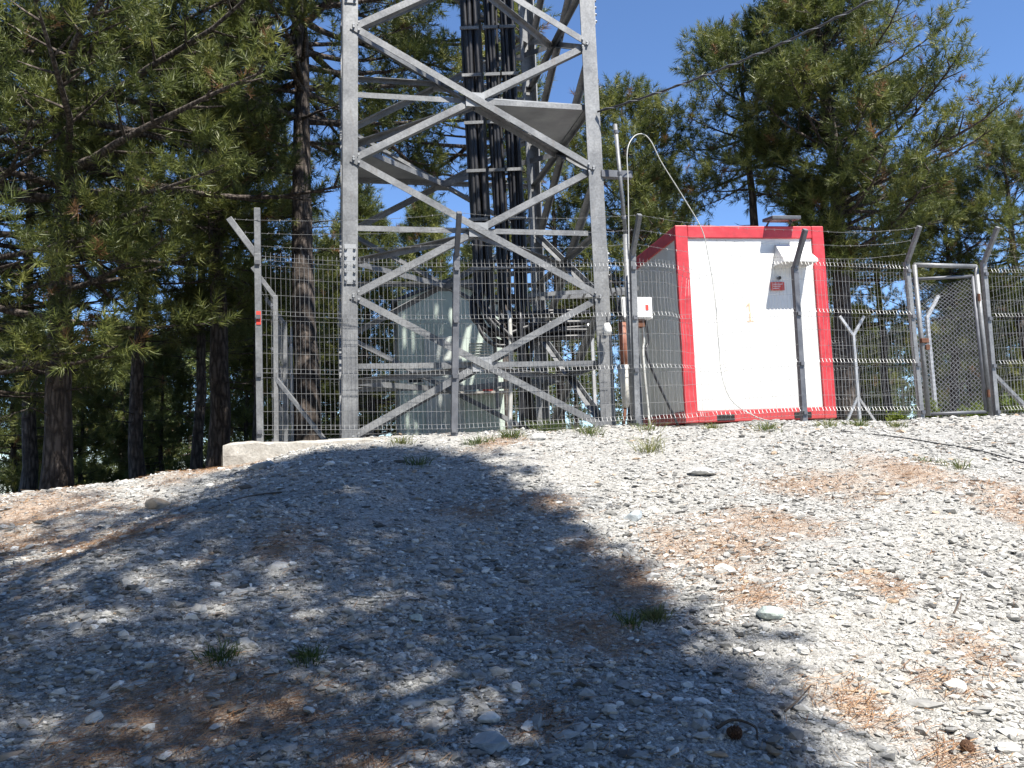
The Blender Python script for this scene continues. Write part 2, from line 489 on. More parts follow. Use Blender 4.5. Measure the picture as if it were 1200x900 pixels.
def make_gravel():
    rng = np.random.default_rng(3)
    n = 180000
    x, y = scatter_view(rng, n, 2.0, 11.5, .85)
    keep = rng.random(n) < np.clip(.55 + 1.0 * (vnoise(x, y, .5, 21) - .35), .15, 1)
    keep &= rng.random(n) > litter_map(x, y) * .5
    keep &= forest_map(x, y) < .5
    x, y = x[keep], y[keep]; n = len(x)
    size = np.clip(rng.lognormal(math.log(.0052), .60, n), .0022, .025) * (1 + .05 * y)
    big = rng.random(n) < .002; size[big] = rng.uniform(.022, .05, big.sum())
    z = terrain(x, y) - big * size * .3
    v0, f0 = ico()
    lib = np.stack([v0 * (1 + (rng.random((12, 1)) - .5) * .75) * (1 + (rng.random((12, 3)) - .5) * .3) for _ in range(40)])
    T = lib[rng.integers(0, 40, n)]
    sc = np.stack([1 + rng.random(n) * .7, .75 + rng.random(n) * .35, .35 + rng.random(n) * .4], 1) * size[:, None]
    T = T * sc[:, None, :]
    a = rng.random(n) * 6.283; ca, sa = np.cos(a)[:, None], np.sin(a)[:, None]
    tl = rng.normal(0, .3, n); ct, st = np.cos(tl)[:, None], np.sin(tl)[:, None]
    X, Y, Zc = T[..., 0], T[..., 1], T[..., 2]
    Y, Zc = Y * ct - Zc * st, Y * st + Zc * ct
    X, Y = X * ca - Y * sa, X * sa + Y * ca
    W = np.stack([X + x[:, None], Y + y[:, None], Zc + (z + size * .18)[:, None]], 2).reshape(-1, 3)
    Fc = (f0[None] + (np.arange(n) * 12)[:, None, None]).reshape(-1, 3)
    tone = np.clip(rng.normal(.48, .22, n), .02, .93)
    tone[rng.random(n) < .03] = .95; tone[rng.random(n) < .02] = 1.0
    o = mesh_np('gravel', W, Fc, M['stone'], tone=np.repeat(tone, 20))
    tag(o, 'loose pale grey broken gravel covering the slope', 'gravel', kind='stuff')

    # fallen needles, thin strips lying in drifts
    N = 75000
    x, y = scatter_view(rng, N * 5, 2.0, 12, .85)
    L = litter_map(x, y)
    keep = rng.random(len(x)) < L * .42 + .018
    x, y = x[keep][:N], y[keep][:N]; n = len(x)
    a = rng.random(n) * 3.1416; ln = .020 + rng.random(n) * .028
    w = .0005 + .00019 * y
    z = terrain(x, y) + .004 + rng.random(n) * .016
    dx, dy = np.cos(a) * ln, np.sin(a) * ln; px, py = -np.sin(a) * w, np.cos(a) * w
    tilt = (rng.random(n) - .5) * .02
    p0 = np.stack([x - dx - px, y - dy - py, z - tilt], 1); p1 = np.stack([x + dx - px, y + dy - py, z + tilt], 1)
    p2 = np.stack([x + dx + px, y + dy + py, z + tilt + .001], 1); p3 = np.stack([x - dx + px, y - dy + py, z - tilt + .001], 1)
    W = np.stack([p0, p1, p2, p3], 1).reshape(-1, 3)
    o = mesh_np('needle_litter', W, np.arange(4 * n).reshape(-1, 4), M['litter'], tone=rng.random(n))
    tag(o, 'orange brown fallen pine needles in drifts on the gravel', 'pine needles', kind='stuff')
make_gravel()

def rock_mesh(seed, sx, sy, sz, subd=3, rough=.35):
    """a faceted stone: sphere cut by random planes, then roughened"""
    import bmesh
    rng = np.random.default_rng(seed)
    bm = bmesh.new(); bmesh.ops.create_icosphere(bm, subdivisions=subd, radius=1)
    v = np.array([w.co[:] for w in bm.verts])
    for k in range(11):
        nrm = unit(rng.normal(size=3)); d = .55 + rng.random() * .3
        t = v @ nrm
        v = v - np.clip(t - d, 0, None)[:, None] * nrm[None]
    for w, c in zip(bm.verts, v):
        nz = mnoise.noise(Vector(c * 2.3) + Vector((seed * 3.1, 0, 0))) * .09 * rough / .35 + mnoise.noise(Vector(c * 7) + Vector((0, seed, 0))) * .03
        c = c * (1 + nz)
        w.co = (c[0] * sx, c[1] * sy, c[2] * sz)
    f = np.array([[q.index for q in p.verts] for p in bm.faces]); vv = np.array([w.co[:] for w in bm.verts])
    bm.free()
    return vv, f

ROCKS = [  # px, py, width in px, material, flatness, label
    (850, 672, 30, 'rock_white', .55, 'white angular rock beside the largest orange needle drift'),
    (576, 878, 52, 'rock_grey', .40, 'largest blue grey flat rock at the bottom edge of the slope'),
    (574, 845, 25, 'rock_white', .55, 'rounded pale rock just above the largest blue grey rock'),
    (743, 609, 26, 'rock_grey', .55, 'dark sided grey rock with a pale top high on the slope'),
    (903, 722, 34, 'rock_green', .60, 'pale green grey broken rock in the sunny middle of the slope'),
    (823, 556, 34, 'rock_white', .35, 'flat white slab of rock below the red cabin'),
    (489, 728, 17, 'rock_green', .8, 'egg shaped greenish stone in the dappled shade'),
    (604, 809, 17, 'rock_white', .8, 'small upright white stone in the shade of the lower slope'),
    (1119, 809, 27, 'rock_white', .55, 'white rock in full sun on the lower right slope'),
    (183, 595, 30, 'rock_tan', .6, 'tan coloured boulder on the sunny strip by the woods'),
    (1181, 881, 26, 'rock_white', .5, 'pale rock beside the pine cone at the lower right corner'),
    (110, 846, 26, 'rock_grey', .5, 'grey stone in the shaded lower left of the slope'),
    (362, 836, 17, 'rock_white', .6, 'small white stone below the dark grass tuft'),
    (194, 889, 18, 'rock_white', .5, 'white flat stone at the lower left edge'),
    (401, 516, 16, 'rock_tan', .8, 'brown stone lying on the concrete foundation by the tower leg'),
    (940, 766, 17, 'rock_white', .5, 'white stone at the border of sun and shade below the green grey rock'),
    (765, 678, 16, 'rock_white', .7, 'small white stone on the narrow needle drift at the shade edge'),
    (805, 806, 15, 'rock_white', .6, 'small pale stone alone in the deep shade below the dry grass'),
    (630, 515, 18, 'rock_white', .6, 'white rock at the fence foot beside the green grass tuft'),
    (310, 548, 26, 'rock_grey', .5, 'grey slab of rock under the front edge of the concrete foundation'),
]
for k, (px, py, wpx, mt, fl, lab) in enumerate(ROCKS):
    p = hit(px, py); w = wpx * p[1] / F
    vv, f = rock_mesh(100 + k, w * .58, w * .44, w * .5 * fl)
    o = mesh_np('rock', vv, f, M[mt], smooth=False)
    o.location = (p[0], p[1], p[2] + w * .16 * fl + .004); o.rotation_euler = (random.uniform(-.2, .2), random.uniform(-.2, .2), random.uniform(0, 6))
    tag(o, lab, 'rock', 'loose rocks on the gravel slope')

# ------------------------------------------------------------------ pine trees
def tufts_mesh(rng, pos, axis, size, K, width, tone):
    """needle brushes: K narrow triangles round each shoot"""
    n = len(pos)
    a = axis / np.linalg.norm(axis, axis=1, keepdims=True)
    ref = np.where(np.abs(a[:, 2:3]) < .9, np.array([[0, 0, 1.]]), np.array([[1., 0, 0]]))
    u = np.cross(a, ref); u /= np.linalg.norm(u, axis=1, keepdims=True); w = np.cross(a, u)
    ph = rng.random((n, K)) * 6.283
    t = rng.random((n, K))
    ang = np.radians(80 - 52 * t + rng.normal(0, 9, (n, K)))
    L = size[:, None] * (.55 + .25 * rng.random((n, K)))
    base = pos[:, None, :] + a[:, None, :] * (t * size[:, None] * 1.15 - .25 * size[:, None])[..., None]
    rd = u[:, None, :] * np.cos(ph)[..., None] + w[:, None, :] * np.sin(ph)[..., None]
    d = a[:, None, :] * np.cos(ang)[..., None] + rd * np.sin(ang)[..., None]
    side = np.cross(d, rng.normal(size=(n, K, 3))); side /= np.linalg.norm(side, axis=2, keepdims=True) + 1e-9
    side *= (width * (size[:, None] / .2))[..., None]
    tip = base + d * L[..., None]; tip[..., 2] -= .03 * size[:, None]
    V3 = np.stack([base - side, base + side, tip], 2).reshape(-1, 3)
    Fc = np.arange(len(V3)).reshape(-1, 3)
    tn = np.clip(tone[:, None] + rng.normal(0, .10, (n, K)), 0, .93)
    tn[rng.random(n) < .022] = 1.0
    tn = tn.ravel()
    return V3, Fc, tn

def pine_data(seed, H, r0, cb, R, whorl=.48, per=5, sub=6, K=40, size=.21, width=.0062, droop=.1, lean=(0, 0), shape='broad', dead=6, thin=1.0, sector=None, tuftstep=.17, puff=1.0):
    """trunk+limbs tube mesh and crown mesh of one pine, base at the origin"""
    rng = np.random.default_rng(seed); 
    tr = MB(); ts = np.linspace(0, 1, 16)
    bend = rng.normal(0, .10, (16, 2)).cumsum(0) * .35; bend -= bend[0]
    def axis_pt(t):
        return V(np.interp(t, ts, bend[:, 0]) + lean[0] * t, np.interp(t, ts, bend[:, 1]) + lean[1] * t, t * H)
    pts = [axis_pt(t) for t in np.linspace(0, 1, 26)]
    pts[0] = pts[0] - V(0, 0, .25)
    rs = [r0 * (1 + .35 * math.exp(-t * H / .35)) * (1 - t) ** .8 + .012 for t in np.linspace(0, 1, 26)]
    tr.tube(pts, rs, 12)
    P_, A_, S_, T_ = [], [], [], []
    z = cb
    while z < H - .15:
        t = (z - cb) / (H - cb)
        if shape == 'broad':
            prof = (min(1, .55 + 2.2 * t)) * (1 - t ** 2.2) + .12
        elif shape == 'cone':
            prof = (1 - t) ** .8 * .95 + .07
        else:
            prof = (.35 + 1.3 * t) * (1 - t ** 3) + .1
        nb = per + rng.integers(-1, 2); a0 = rng.random() * 6.28
        for b in range(nb):
            if rng.random() > thin: continue
            az = a0 + 6.283 * b / nb + rng.normal(0, .25)
            L = R * prof * (.55 + .55 * rng.random())
            if sector is not None:
                L *= sector(az, t)
            if L < .18: continue
            el = rad(-8 + 52 * t ** 1.1) + rng.normal(0, .13) - droop
            zz = min(z + rng.normal(0, .12), H - .1)
            p = axis_pt(zz / H); h = V(math.cos(az), math.sin(az), 0)
            nseg = 7; bp = [p]; d = h * math.cos(el) + Z * math.sin(el)
            sidev = np.cross(h, Z) * rng.normal(0, .09)
            for q in range(nseg):
                d = unit(d + Z * (.035 + .055 * q / nseg + .03 * t) + sidev + rng.normal(0, .05, 3)); bp.append(bp[-1] + d * L / nseg)
            br = max(.009, .021 * L * (1 - .5 * t)) 
            tr.tube(bp, [br * (1 - .82 * q / nseg) for q in range(nseg + 1)], 5, cap=False)
            base_tone = .42 + .16 * rng.normal() 
            def shoot(start, vec, ln):
                m = max(1, int(ln / tuftstep))
                dd = vec.copy(); pos = start.copy()
                for s in range(m):
                    dd = unit(dd + Z * .10 + rng.normal(0, .10, 3)); pos = pos + dd * ln / m
                    P_.append(pos.copy()); A_.append(unit(dd + Z * .25 * (s == m - 1)))
                    S_.append(size * (.8 + .45 * rng.random()) * (1.12 if s == m - 1 else .92)); T_.append(base_tone + .16 * s / m + rng.normal(0, .09))
                return pos
            nn = max(3, int((sub + L * 1.6) * .62))
            for k in range(nn):
                u = min(1., .36 + .64 * (k + rng.random() * .9) / nn)
                i = min(int(u * nseg), nseg - 1); fr = u * nseg - i
                st = bp[i] * (1 - fr) + bp[i + 1] * fr
                bd = unit(bp[i + 1] - bp[i]); lat = np.cross(bd, Z); lat = unit(lat) * (1 if k % 2 else -1)
                vec = unit(bd * (.5 + .4 * rng.random()) + lat * (.75 + .3 * rng.random()) + Z * rng.normal(.15, .22))
                ln = (.16 + .26 * L * (1.10 - u)) * (.6 + .6 * rng.random())
                end = st + vec * ln
                tr.tube([st, (st + end) / 2 - Z * .012, end], [br * .35, br * .25, .006], 3, cap=False)
                base_tone = .44 + .17 * rng.normal()
                for q in range(rng.integers(5, 9)):          # a puff of shoots at the end of each side branch
                    sv = unit(vec * .55 + rng.normal(0, .62, 3) + Z * .38)
                    shoot(end - vec * ln * .25 * rng.random(), sv, rng.uniform(.14, .34) * puff)
            shoot(bp[-2], bp[-1] - bp[-2], L / nseg * 1.3)
        z += whorl * (.75 + .5 * rng.random()) * (1 - .35 * t)
    P_.append(axis_pt(1)); A_.append(Z); S_.append(size * 1.3); T_.append(.6)
    for k in range(dead):           # bare dead branches under the crown
        zz = cb * (.35 + .65 * rng.random()); az = rng.random() * 6.28; L = .4 + rng.random() * 1.1
        p = axis_pt(zz / H); d = V(math.cos(az), math.sin(az), -.05 + .3 * rng.random()); bp = [p]
        for q in range(5):
            d = unit(d + rng.normal(0, .16, 3)); bp.append(bp[-1] + d * L / 5)
        tr.tube(bp, [.016 - .0026 * q for q in range(6)], 4, cap=False)
        for q in (2, 3, 4):
            e = bp[q] + unit(d + rng.normal(0, .7, 3)) * L * .3
            tr.tube([bp[q], e], [.006, .003], 3, cap=False)
    return tr, tufts_mesh(rng, np.array(P_), np.array(A_), np.array(S_), K, width, np.array(T_)), len(P_)

KINDS = {}
def pine(px, py, Y, label, seed=None, kind=None, rot=0., scale=1., base=None, group='pine trees round the compound', mat='needle', **kw):
    b = P(px, py, Y) if base is None else np.asarray(base, float)
    b = V(b[0], b[1], tz(b[0], b[1]))
    t = thing('pine_tree', b, label, 'tree', group)
    t.rotation_euler[2] = rot; t.scale = (scale, scale, scale)
    if kind is not None and kind in KINDS:
        for o in KINDS[kind]:
            c = o.copy(); COL.objects.link(c); c.parent = t
        return t
    tr, (v, f, tn), n = pine_data(seed, **kw)
    to = tr.build('trunk', M['bark'], None, smooth=True); to.parent = t
    co = mesh_np('crown', v, f, M[mat], parent=t, tone=tn)
    if kind is not None: KINDS[kind] = (to, co)
    return t

# left wood
pine(66, 566, 13.0, 'thick dark trunked pine nearest the left edge of the photo', seed=11, H=12.5, r0=.20, cb=3.3, R=4.2, per=5, sub=6, droop=.10, dead=12, thin=.85)
pine(255, 540, 16.5, 'rough barked pine standing just behind the concrete foundation', seed=12, H=11, r0=.21, cb=3.4, R=2.9, per=4, thin=.8, dead=14)
pine(229, 541, 19, 'slender bare trunked pine beside the rough barked one', seed=13, kind='slim', H=10.5, r0=.12, cb=3.4, R=2.2, per=4, dead=8)
pine(164, 546, 18, 'medium pine between the thick left trunk and the slender one', seed=14, kind='mid', H=10.5, r0=.15, cb=3.4, R=2.5, per=4, thin=.8, dead=12)
pine(360, 508, 15.5, 'tall pine with bare lower trunk behind the left fence corner', seed=15, H=14.5, r0=.26, cb=6.5, R=4.3, per=5, sub=6, lean=(-.2, .3), dead=4)
pine(30, 560, 17, 'pine half hidden behind the thick left trunk', kind='mid', rot=2.1, scale=.95)
pine(-60, 570, 12.5, 'pine cut off by the left edge of the photo', seed=16, kind='full', H=11, r0=.2, cb=1.9, R=3.6, per=5, droop=.1)
pine(300, 535, 22, 'pine in the gap between rough barked trunk and left fence post', kind='slim', rot=1.2, scale=1.0)
# behind the tower
pine(440, 500, 25, 'bushy pine seen through the left half of the tower', seed=17, kind='bushy', H=8.3, r0=.15, cb=.9, R=2.4, per=5, shape='cone', dead=0)
pine(500, 500, 30, 'pointed pine seen through the middle of the tower', kind='bushy', rot=2.2, scale=1.12)
pine(560, 500, 27, 'pine behind the black cable bundles of the tower', kind='bushy', rot=4.0, scale=.85)
pine(395, 500, 27, 'pine showing between bare trunk and left tower leg', kind='bushy', rot=5.2, scale=.9)
pine(660, 500, 22, 'pine behind the right tower leg', kind='mid', rot=4.4, scale=.82)
pine(592, 500, 19, 'tall pine standing directly behind the cable bundles', seed=23, H=13.5, r0=.17, cb=6.6, R=3.3, per=5, sub=6, dead=4, sector=lambda az, t: 1.15 if math.cos(az) < .2 else .3)
# right of the tower
pine(742, 495, 22, 'yellow green pine between tower and red cabin', seed=18, kind='right', H=9.6, r0=.17, cb=3.0, R=2.8, per=5, dead=4)
pine(788, 495, 25, 'pine rising behind the left end of the red cabin', kind='right', rot=2.5, scale=.86)
pine(893, 492, 20.5, 'pine whose bare trunk shows above the red cabin roof', seed=19, H=10.2, r0=.17, cb=6.3, R=2.4, per=5, sub=7, dead=6, shape='broad')
pine(996, 490, 18.5, 'largest pine on the right with the top out of the photo', seed=24, H=12.4, r0=.22, cb=3.7, R=3.4, per=7, sub=9, droop=-.08, dead=10, sector=lambda az, t: (1.12 if math.cos(az) > .3 else (.3 if t < .22 else .75)) * (1 - .3 * t))
pine(1040, 490, 22, 'dark trunked pine behind the fence left of the gate', kind='mid', rot=.7, scale=.72)
pine(1120, 490, 21, 'pine crown seen through the chain link gate', kind='right', rot=4.6, scale=.66)
pine(1215, 492, 20, 'pine at the right edge of the photo', kind='right', rot=1.3, scale=.78)
pine(945, 490, 27, 'pine far behind the right end of the red cabin', kind='bushy', rot=1.9, scale=.8)
# trees over the viewer that throw the shade
pine(0, 0, 0, 'tall pine just behind the viewpoint shading the left of the slope', base=(-.9, -1.2, 0), seed=31, H=16.5, lean=(.2, .8), r0=.24, cb=5.6, R=3.3, per=5, sub=6, thin=.92, dead=2, K=30, sector=lambda az, t: .4 if math.cos(az) > .1 else 1.1)
pine(0, 0, 0, 'tall pine left of the viewpoint shading the far left slope', base=(-3.2, -.9, 0), seed=32, kind='shade', H=15, r0=.24, cb=5.2, R=3.3, per=4, sub=5, dead=2, thin=.85, K=30)
pine(0, 0, 0, 'tall narrow pine right of the viewpoint shading the slope below the tower', base=(1.2, -1.2, 0), seed=33, H=16.8, r0=.22, cb=5.9, R=2.6, per=6, sub=7, lean=(2.5, 1.8), dead=2, K=30,
     sector=lambda az, t: (.28 if math.cos(az) > .0 else 1.15) * (.85 + .5 * t))
for x, y, kd, rot, sc, lab in ((-5.5, -4, 'full', .4, 1.1, 'unseen broad low pine added as sky blocker behind the viewpoint, farthest left'), (-1.5, -5.5, 'full', 2.4, 1.15, 'unseen broad low pine added as sky blocker straight behind the viewpoint'),
        (3.2, -7.5, 'full', 4.4, 1.1, 'unseen broad low pine added as sky blocker behind the viewpoint to the right'), (-8.5, 0, 'full', 5.1, 1.0, 'unseen broad low pine added as sky blocker on the left side of the clearing'),
        (-6.0, -9, 'shade', 1.0, 1.0, 'unseen tall pine added as sky blocker farther back behind the viewpoint on the left'), (0.5, -11, 'shade', 3.0, 1.0, 'unseen tall pine added as sky blocker farthest back behind the viewpoint'),
        (8.5, -9, 'full', .9, 1.1, 'unseen broad low pine added as sky blocker farther right behind the viewpoint')):
    pine(0, 0, 0, lab, base=(x, y, 0), kind=kd, rot=rot, scale=sc)  # unseen pines added round the viewpoint to block sky light and deepen the shade
for px, Y, rot, sc, lab in ((20, 21, 0, 1.0, 'young pine in the left wood at the photo edge'), (95, 22, 2, .85, 'young pine right of the thick left trunk'), (140, 25, 4, 1.1, 'young pine left of the medium trunk'),
        (192, 23, 1, .9, 'young pine between medium and slender trunks'), (285, 24, 3, 1.0, 'young pine beside the left fence post'), (328, 27, 5, 1.1, 'young pine behind the left side fence'),
        (1010, 25, 2.5, .8, 'young pine behind the Y shaped fence post'), (1140, 24, 1.5, .9, 'young pine behind the gate'), (1195, 23, .5, .8, 'young pine behind the fence right of the gate')):
    pine(px, 520, Y, lab, seed=40, kind='young', rot=rot, scale=sc, group='young pines', H=4.6, r0=.07, cb=.15, R=1.7, per=6, sub=5, shape='cone', dead=0)

def make_forest():
    """far wood behind everything, one mass"""
    rng = np.random.default_rng(77)
    libs = []
    for s in (51, 52, 53):
        tr, (v, f, tn), n = pine_data(s, H=9.5, r0=.16, cb=1.2 if s != 52 else 3.2, R=2.6, whorl=.62, per=4, sub=3, K=12, size=.30, width=.019, dead=0, tuftstep=.35, shape='cone' if s == 51 else 'broad')
        libs.append((np.array(tr.v), tr.f, v, f, tn))
    TV, TF, CV, CF, CT = [], [], [], [], []
    nt = nc = 0
    spots = []
    for k in range(1500):
        ang = rng.uniform(-.72, .72); Y = rng.uniform(24, 62)
        x = Y * math.tan(ang)
        if math.hypot(x, Y) < 24: continue
        if all((x - a) ** 2 + (Y - b) ** 2 > 6.5 for a, b in spots):
            # the wood is open behind the tower and right of it
            px = 600 + 950 * x / Y
            if Y < 34: continue
            spots.append((x, Y))
        if len(spots) >= 62: break
    for x, Y in spots:
        tv, tf, v, f, tn = libs[rng.integers(0, 3)]
        px = 600 + 950 * x / Y
        s = rng.uniform(.6, 1.0) * (1.0 if px < 380 else .8)
        a = rng.random() * 6.28; R2 = np.array(((math.cos(a), -math.sin(a), 0), (math.sin(a), math.cos(a), 0), (0, 0, 1))) * s
        off = V(x, Y, tz(x, Y))
        tv2 = tv @ R2.T + off; v2 = v @ R2.T + off
        TV.append(tv2); TF.extend([tuple(i + nt for i in q) for q in tf if len(q) == 4]); nt += len(tv2)
        CV.append(v2); CF.append(f + nc); nc += len(v2); CT.append(np.clip(tn + rng.normal(0, .07), 0, 1))
    o = mesh_np('forest', np.concatenate(CV), np.concatenate(CF), M['needle_far'], tone=np.concatenate(CT))
    tag(o, 'dense green pine wood in the distance behind the nearer trunks', 'forest', kind='stuff')
    # its trunks belong to the same mass
    t = mesh_np('forest_trunks', np.concatenate(TV), np.array(TF), M['bark'], smooth=True)
    t.parent = o; t['kind'] = 'stuff'
make_forest()

# ------------------------------------------------------------------ lattice tower
def make_tower():
    base = P(401, 513, 9.4)
    FL0 = base; zb = base[2]
    w0 = 3.34
    # corners, front left going round
    fl = v3(FL0[:2], zb); fr = v3(FL0[:2] + FDIR * w0, zb); br = v3(fr[:2] - FOUT * w0, zb); bl = v3(fl[:2] - FOUT * w0, zb)
    cen = (fl + fr + br + bl) / 4
    Ht = 16.0; taper = .0157          # per metre, each corner moves to the centre axis
    tilt = V(.011, 0, 0)
    def corner(c, h):
        d = c - cen
        return c + V(0, 0, h) - d / np.linalg.norm(d) * taper * h + tilt * h
    root = thing('lattice_tower', (cen[0], cen[1], zb), 'grey galvanised steel lattice tower crossed with diagonal braces', 'tower')
    cs = [fl, fr, br, bl]
    nrm = [v3(FOUT, 0), v3(FDIR, 0), v3(-FOUT, 0), v3(-FDIR, 0)]     # face k runs from corner k to k+1
    step = 1.672
    nb = int(Ht / step)
    for k, c in enumerate(cs):
        m = MB()
        p, q = corner(c, -.3), corner(c, Ht)
        wid = .178
        # L leg whose corner points outwards
        n1, n0 = nrm[k], nrm[(k - 1) % 4]
        t = .02
        along1 = unit(cs[(k + 1) % 4] - c); along0 = unit(cs[(k - 1) % 4] - c)
        d = unit(q - p)
        m.obox((p + q) / 2 + along1 * wid / 2, (q - p) / 2, along1 * wid / 2, n1 * t / 2)
        m.obox((p + q) / 2 + along0 * (wid / 2 + t / 2 + .001), (q - p) / 2, along0 * wid / 2, n0 * t / 2)
        leg = m.build('leg', M['steel'], root)
        # bolted splice plates and bolts
        for hs in (2.05, 5.55, 9.5):
            s = MB(); pc = corner(c, hs)
            s.obox(pc + along1 * (wid / 2) + n1 * (t / 2 + .008), d * .24, along1 * (wid / 2 - .02), n1 * .007)
            for i in range(5):
                for j in (-1, 1):
                    pb = pc + along1 * (wid / 2 + j * .05) + n1 * (t / 2 + .015) + d * (-.19 + i * .095)
                    s.tube([pb, pb + n1 * .022], .017, 6)
            s.build('splice_plate', M['plate'], leg)
        f = MB(); p0 = corner(c, 0)
        f.obox(p0 + unit(cen - c) * .06 + V(0, 0, -.03), along1 * .2, np.cross(along1, Z) * .2, Z * .02)
        f.build('base_plate', M['plate'], root)
    for k in range(4):
        a, b, n = cs[k], cs[(k + 1) % 4], nrm[k]
        al = unit(b - a)
        for i in range(nb):
            h0, h1 = i * step, (i + 1) * step
            a0, a1 = corner(a, h0) + al * .1, corner(a, h1) + al * .1
            b0, b1 = corner(b, h0) - al * .1, corner(b, h1) - al * .1
            w = .082
            big = (i == 2)
            MB().angle(a1 + n * .018, b0 + n * .018, w, .012, n, 1).build('diagonal_brace', M['steel'], root)
            MB().angle(a0 - n * .030, b1 - n * .030, w, .012, n, -1).build('diagonal_brace', M['steel'], root)
            for q, dirn in ((a1, 1), (b0, -1), (a0, 1), (b1, -1)):
                for j in (0, 1):
                    e = {id(a1): b0, id(b0): a1, id(a0): b1, id(b1): a0}[id(q)]
                    pb = q + unit(e - q) * (.03 + .07 * j) + n * .024
                    if k == 0: MB().tube([pb, pb + n * .02], .014, 6).build('bolt', M['plate'], root)
            # half-height strut from leg to leg
            hm = (h0 + h1) / 2
            am, bm = corner(a, hm) + al * .06, corner(b, hm) - al * .06
            mid = (am + bm) / 2
            MB().angle(am - n * .062, bm - n * .062, .066, .01, n, 1).build('strut', M['steel'], root)
            g = MB()
            g.obox(mid - n * .006, al * .12, n * .005, Z * .09)
            g.build('gusset_plate', M['plate'], root)
    # horizontal ring inside, and triangular corner plates at the third bay
    for hm in (.5 * step, 1.5 * step, 2.5 * step, 3.5 * step, 4.5 * step):
        mids = [(corner(cs[k], hm) + corner(cs[(k + 1) % 4], hm)) / 2 - nrm[k] * .12 for k in range(4)]
        for k in range(4):
            MB().angle(mids[k], mids[(k + 1) % 4], .07, .009, Z, 1).build('ring_strut', M['steel'], root)
    hm = 2.5 * step + .045
    for k in (1, 3):
        c = corner(cs[k], hm) + unit(cen - cs[k]) * .12
        m1 = (corner(cs[k], hm) + corner(cs[(k + 1) % 4], hm)) / 2 - nrm[k] * .05
        m0 = (corner(cs[k], hm) + corner(cs[(k - 1) % 4], hm)) / 2 - nrm[(k - 1) % 4] * .05
        mb = MB()
        vs = [c, m1, m0]; th = Z * .008
        mb.add([q + th for q in vs] + [q - th for q in vs], [(0, 1, 2), (5, 4, 3), (0, 3, 4, 1), (1, 4, 5, 2), (2, 5, 3, 0)])
        mb.build('corner_plate', M['plate'], root)
    # bracket from the right leg to the pole beside it
    pr = corner(fr, 3.28)
    MB().obox(pr + v3(FDIR, 0) * .19 - v3(FOUT, 0) * .02, v3(FDIR, 0) * .21, v3(FOUT, 0) * .05, Z * .045).build('bracket', M['steel_dark'], root)
    return cs, corner, cen, zb, step
TC, TCORNER, TCEN, TZB, TSTEP = make_tower()

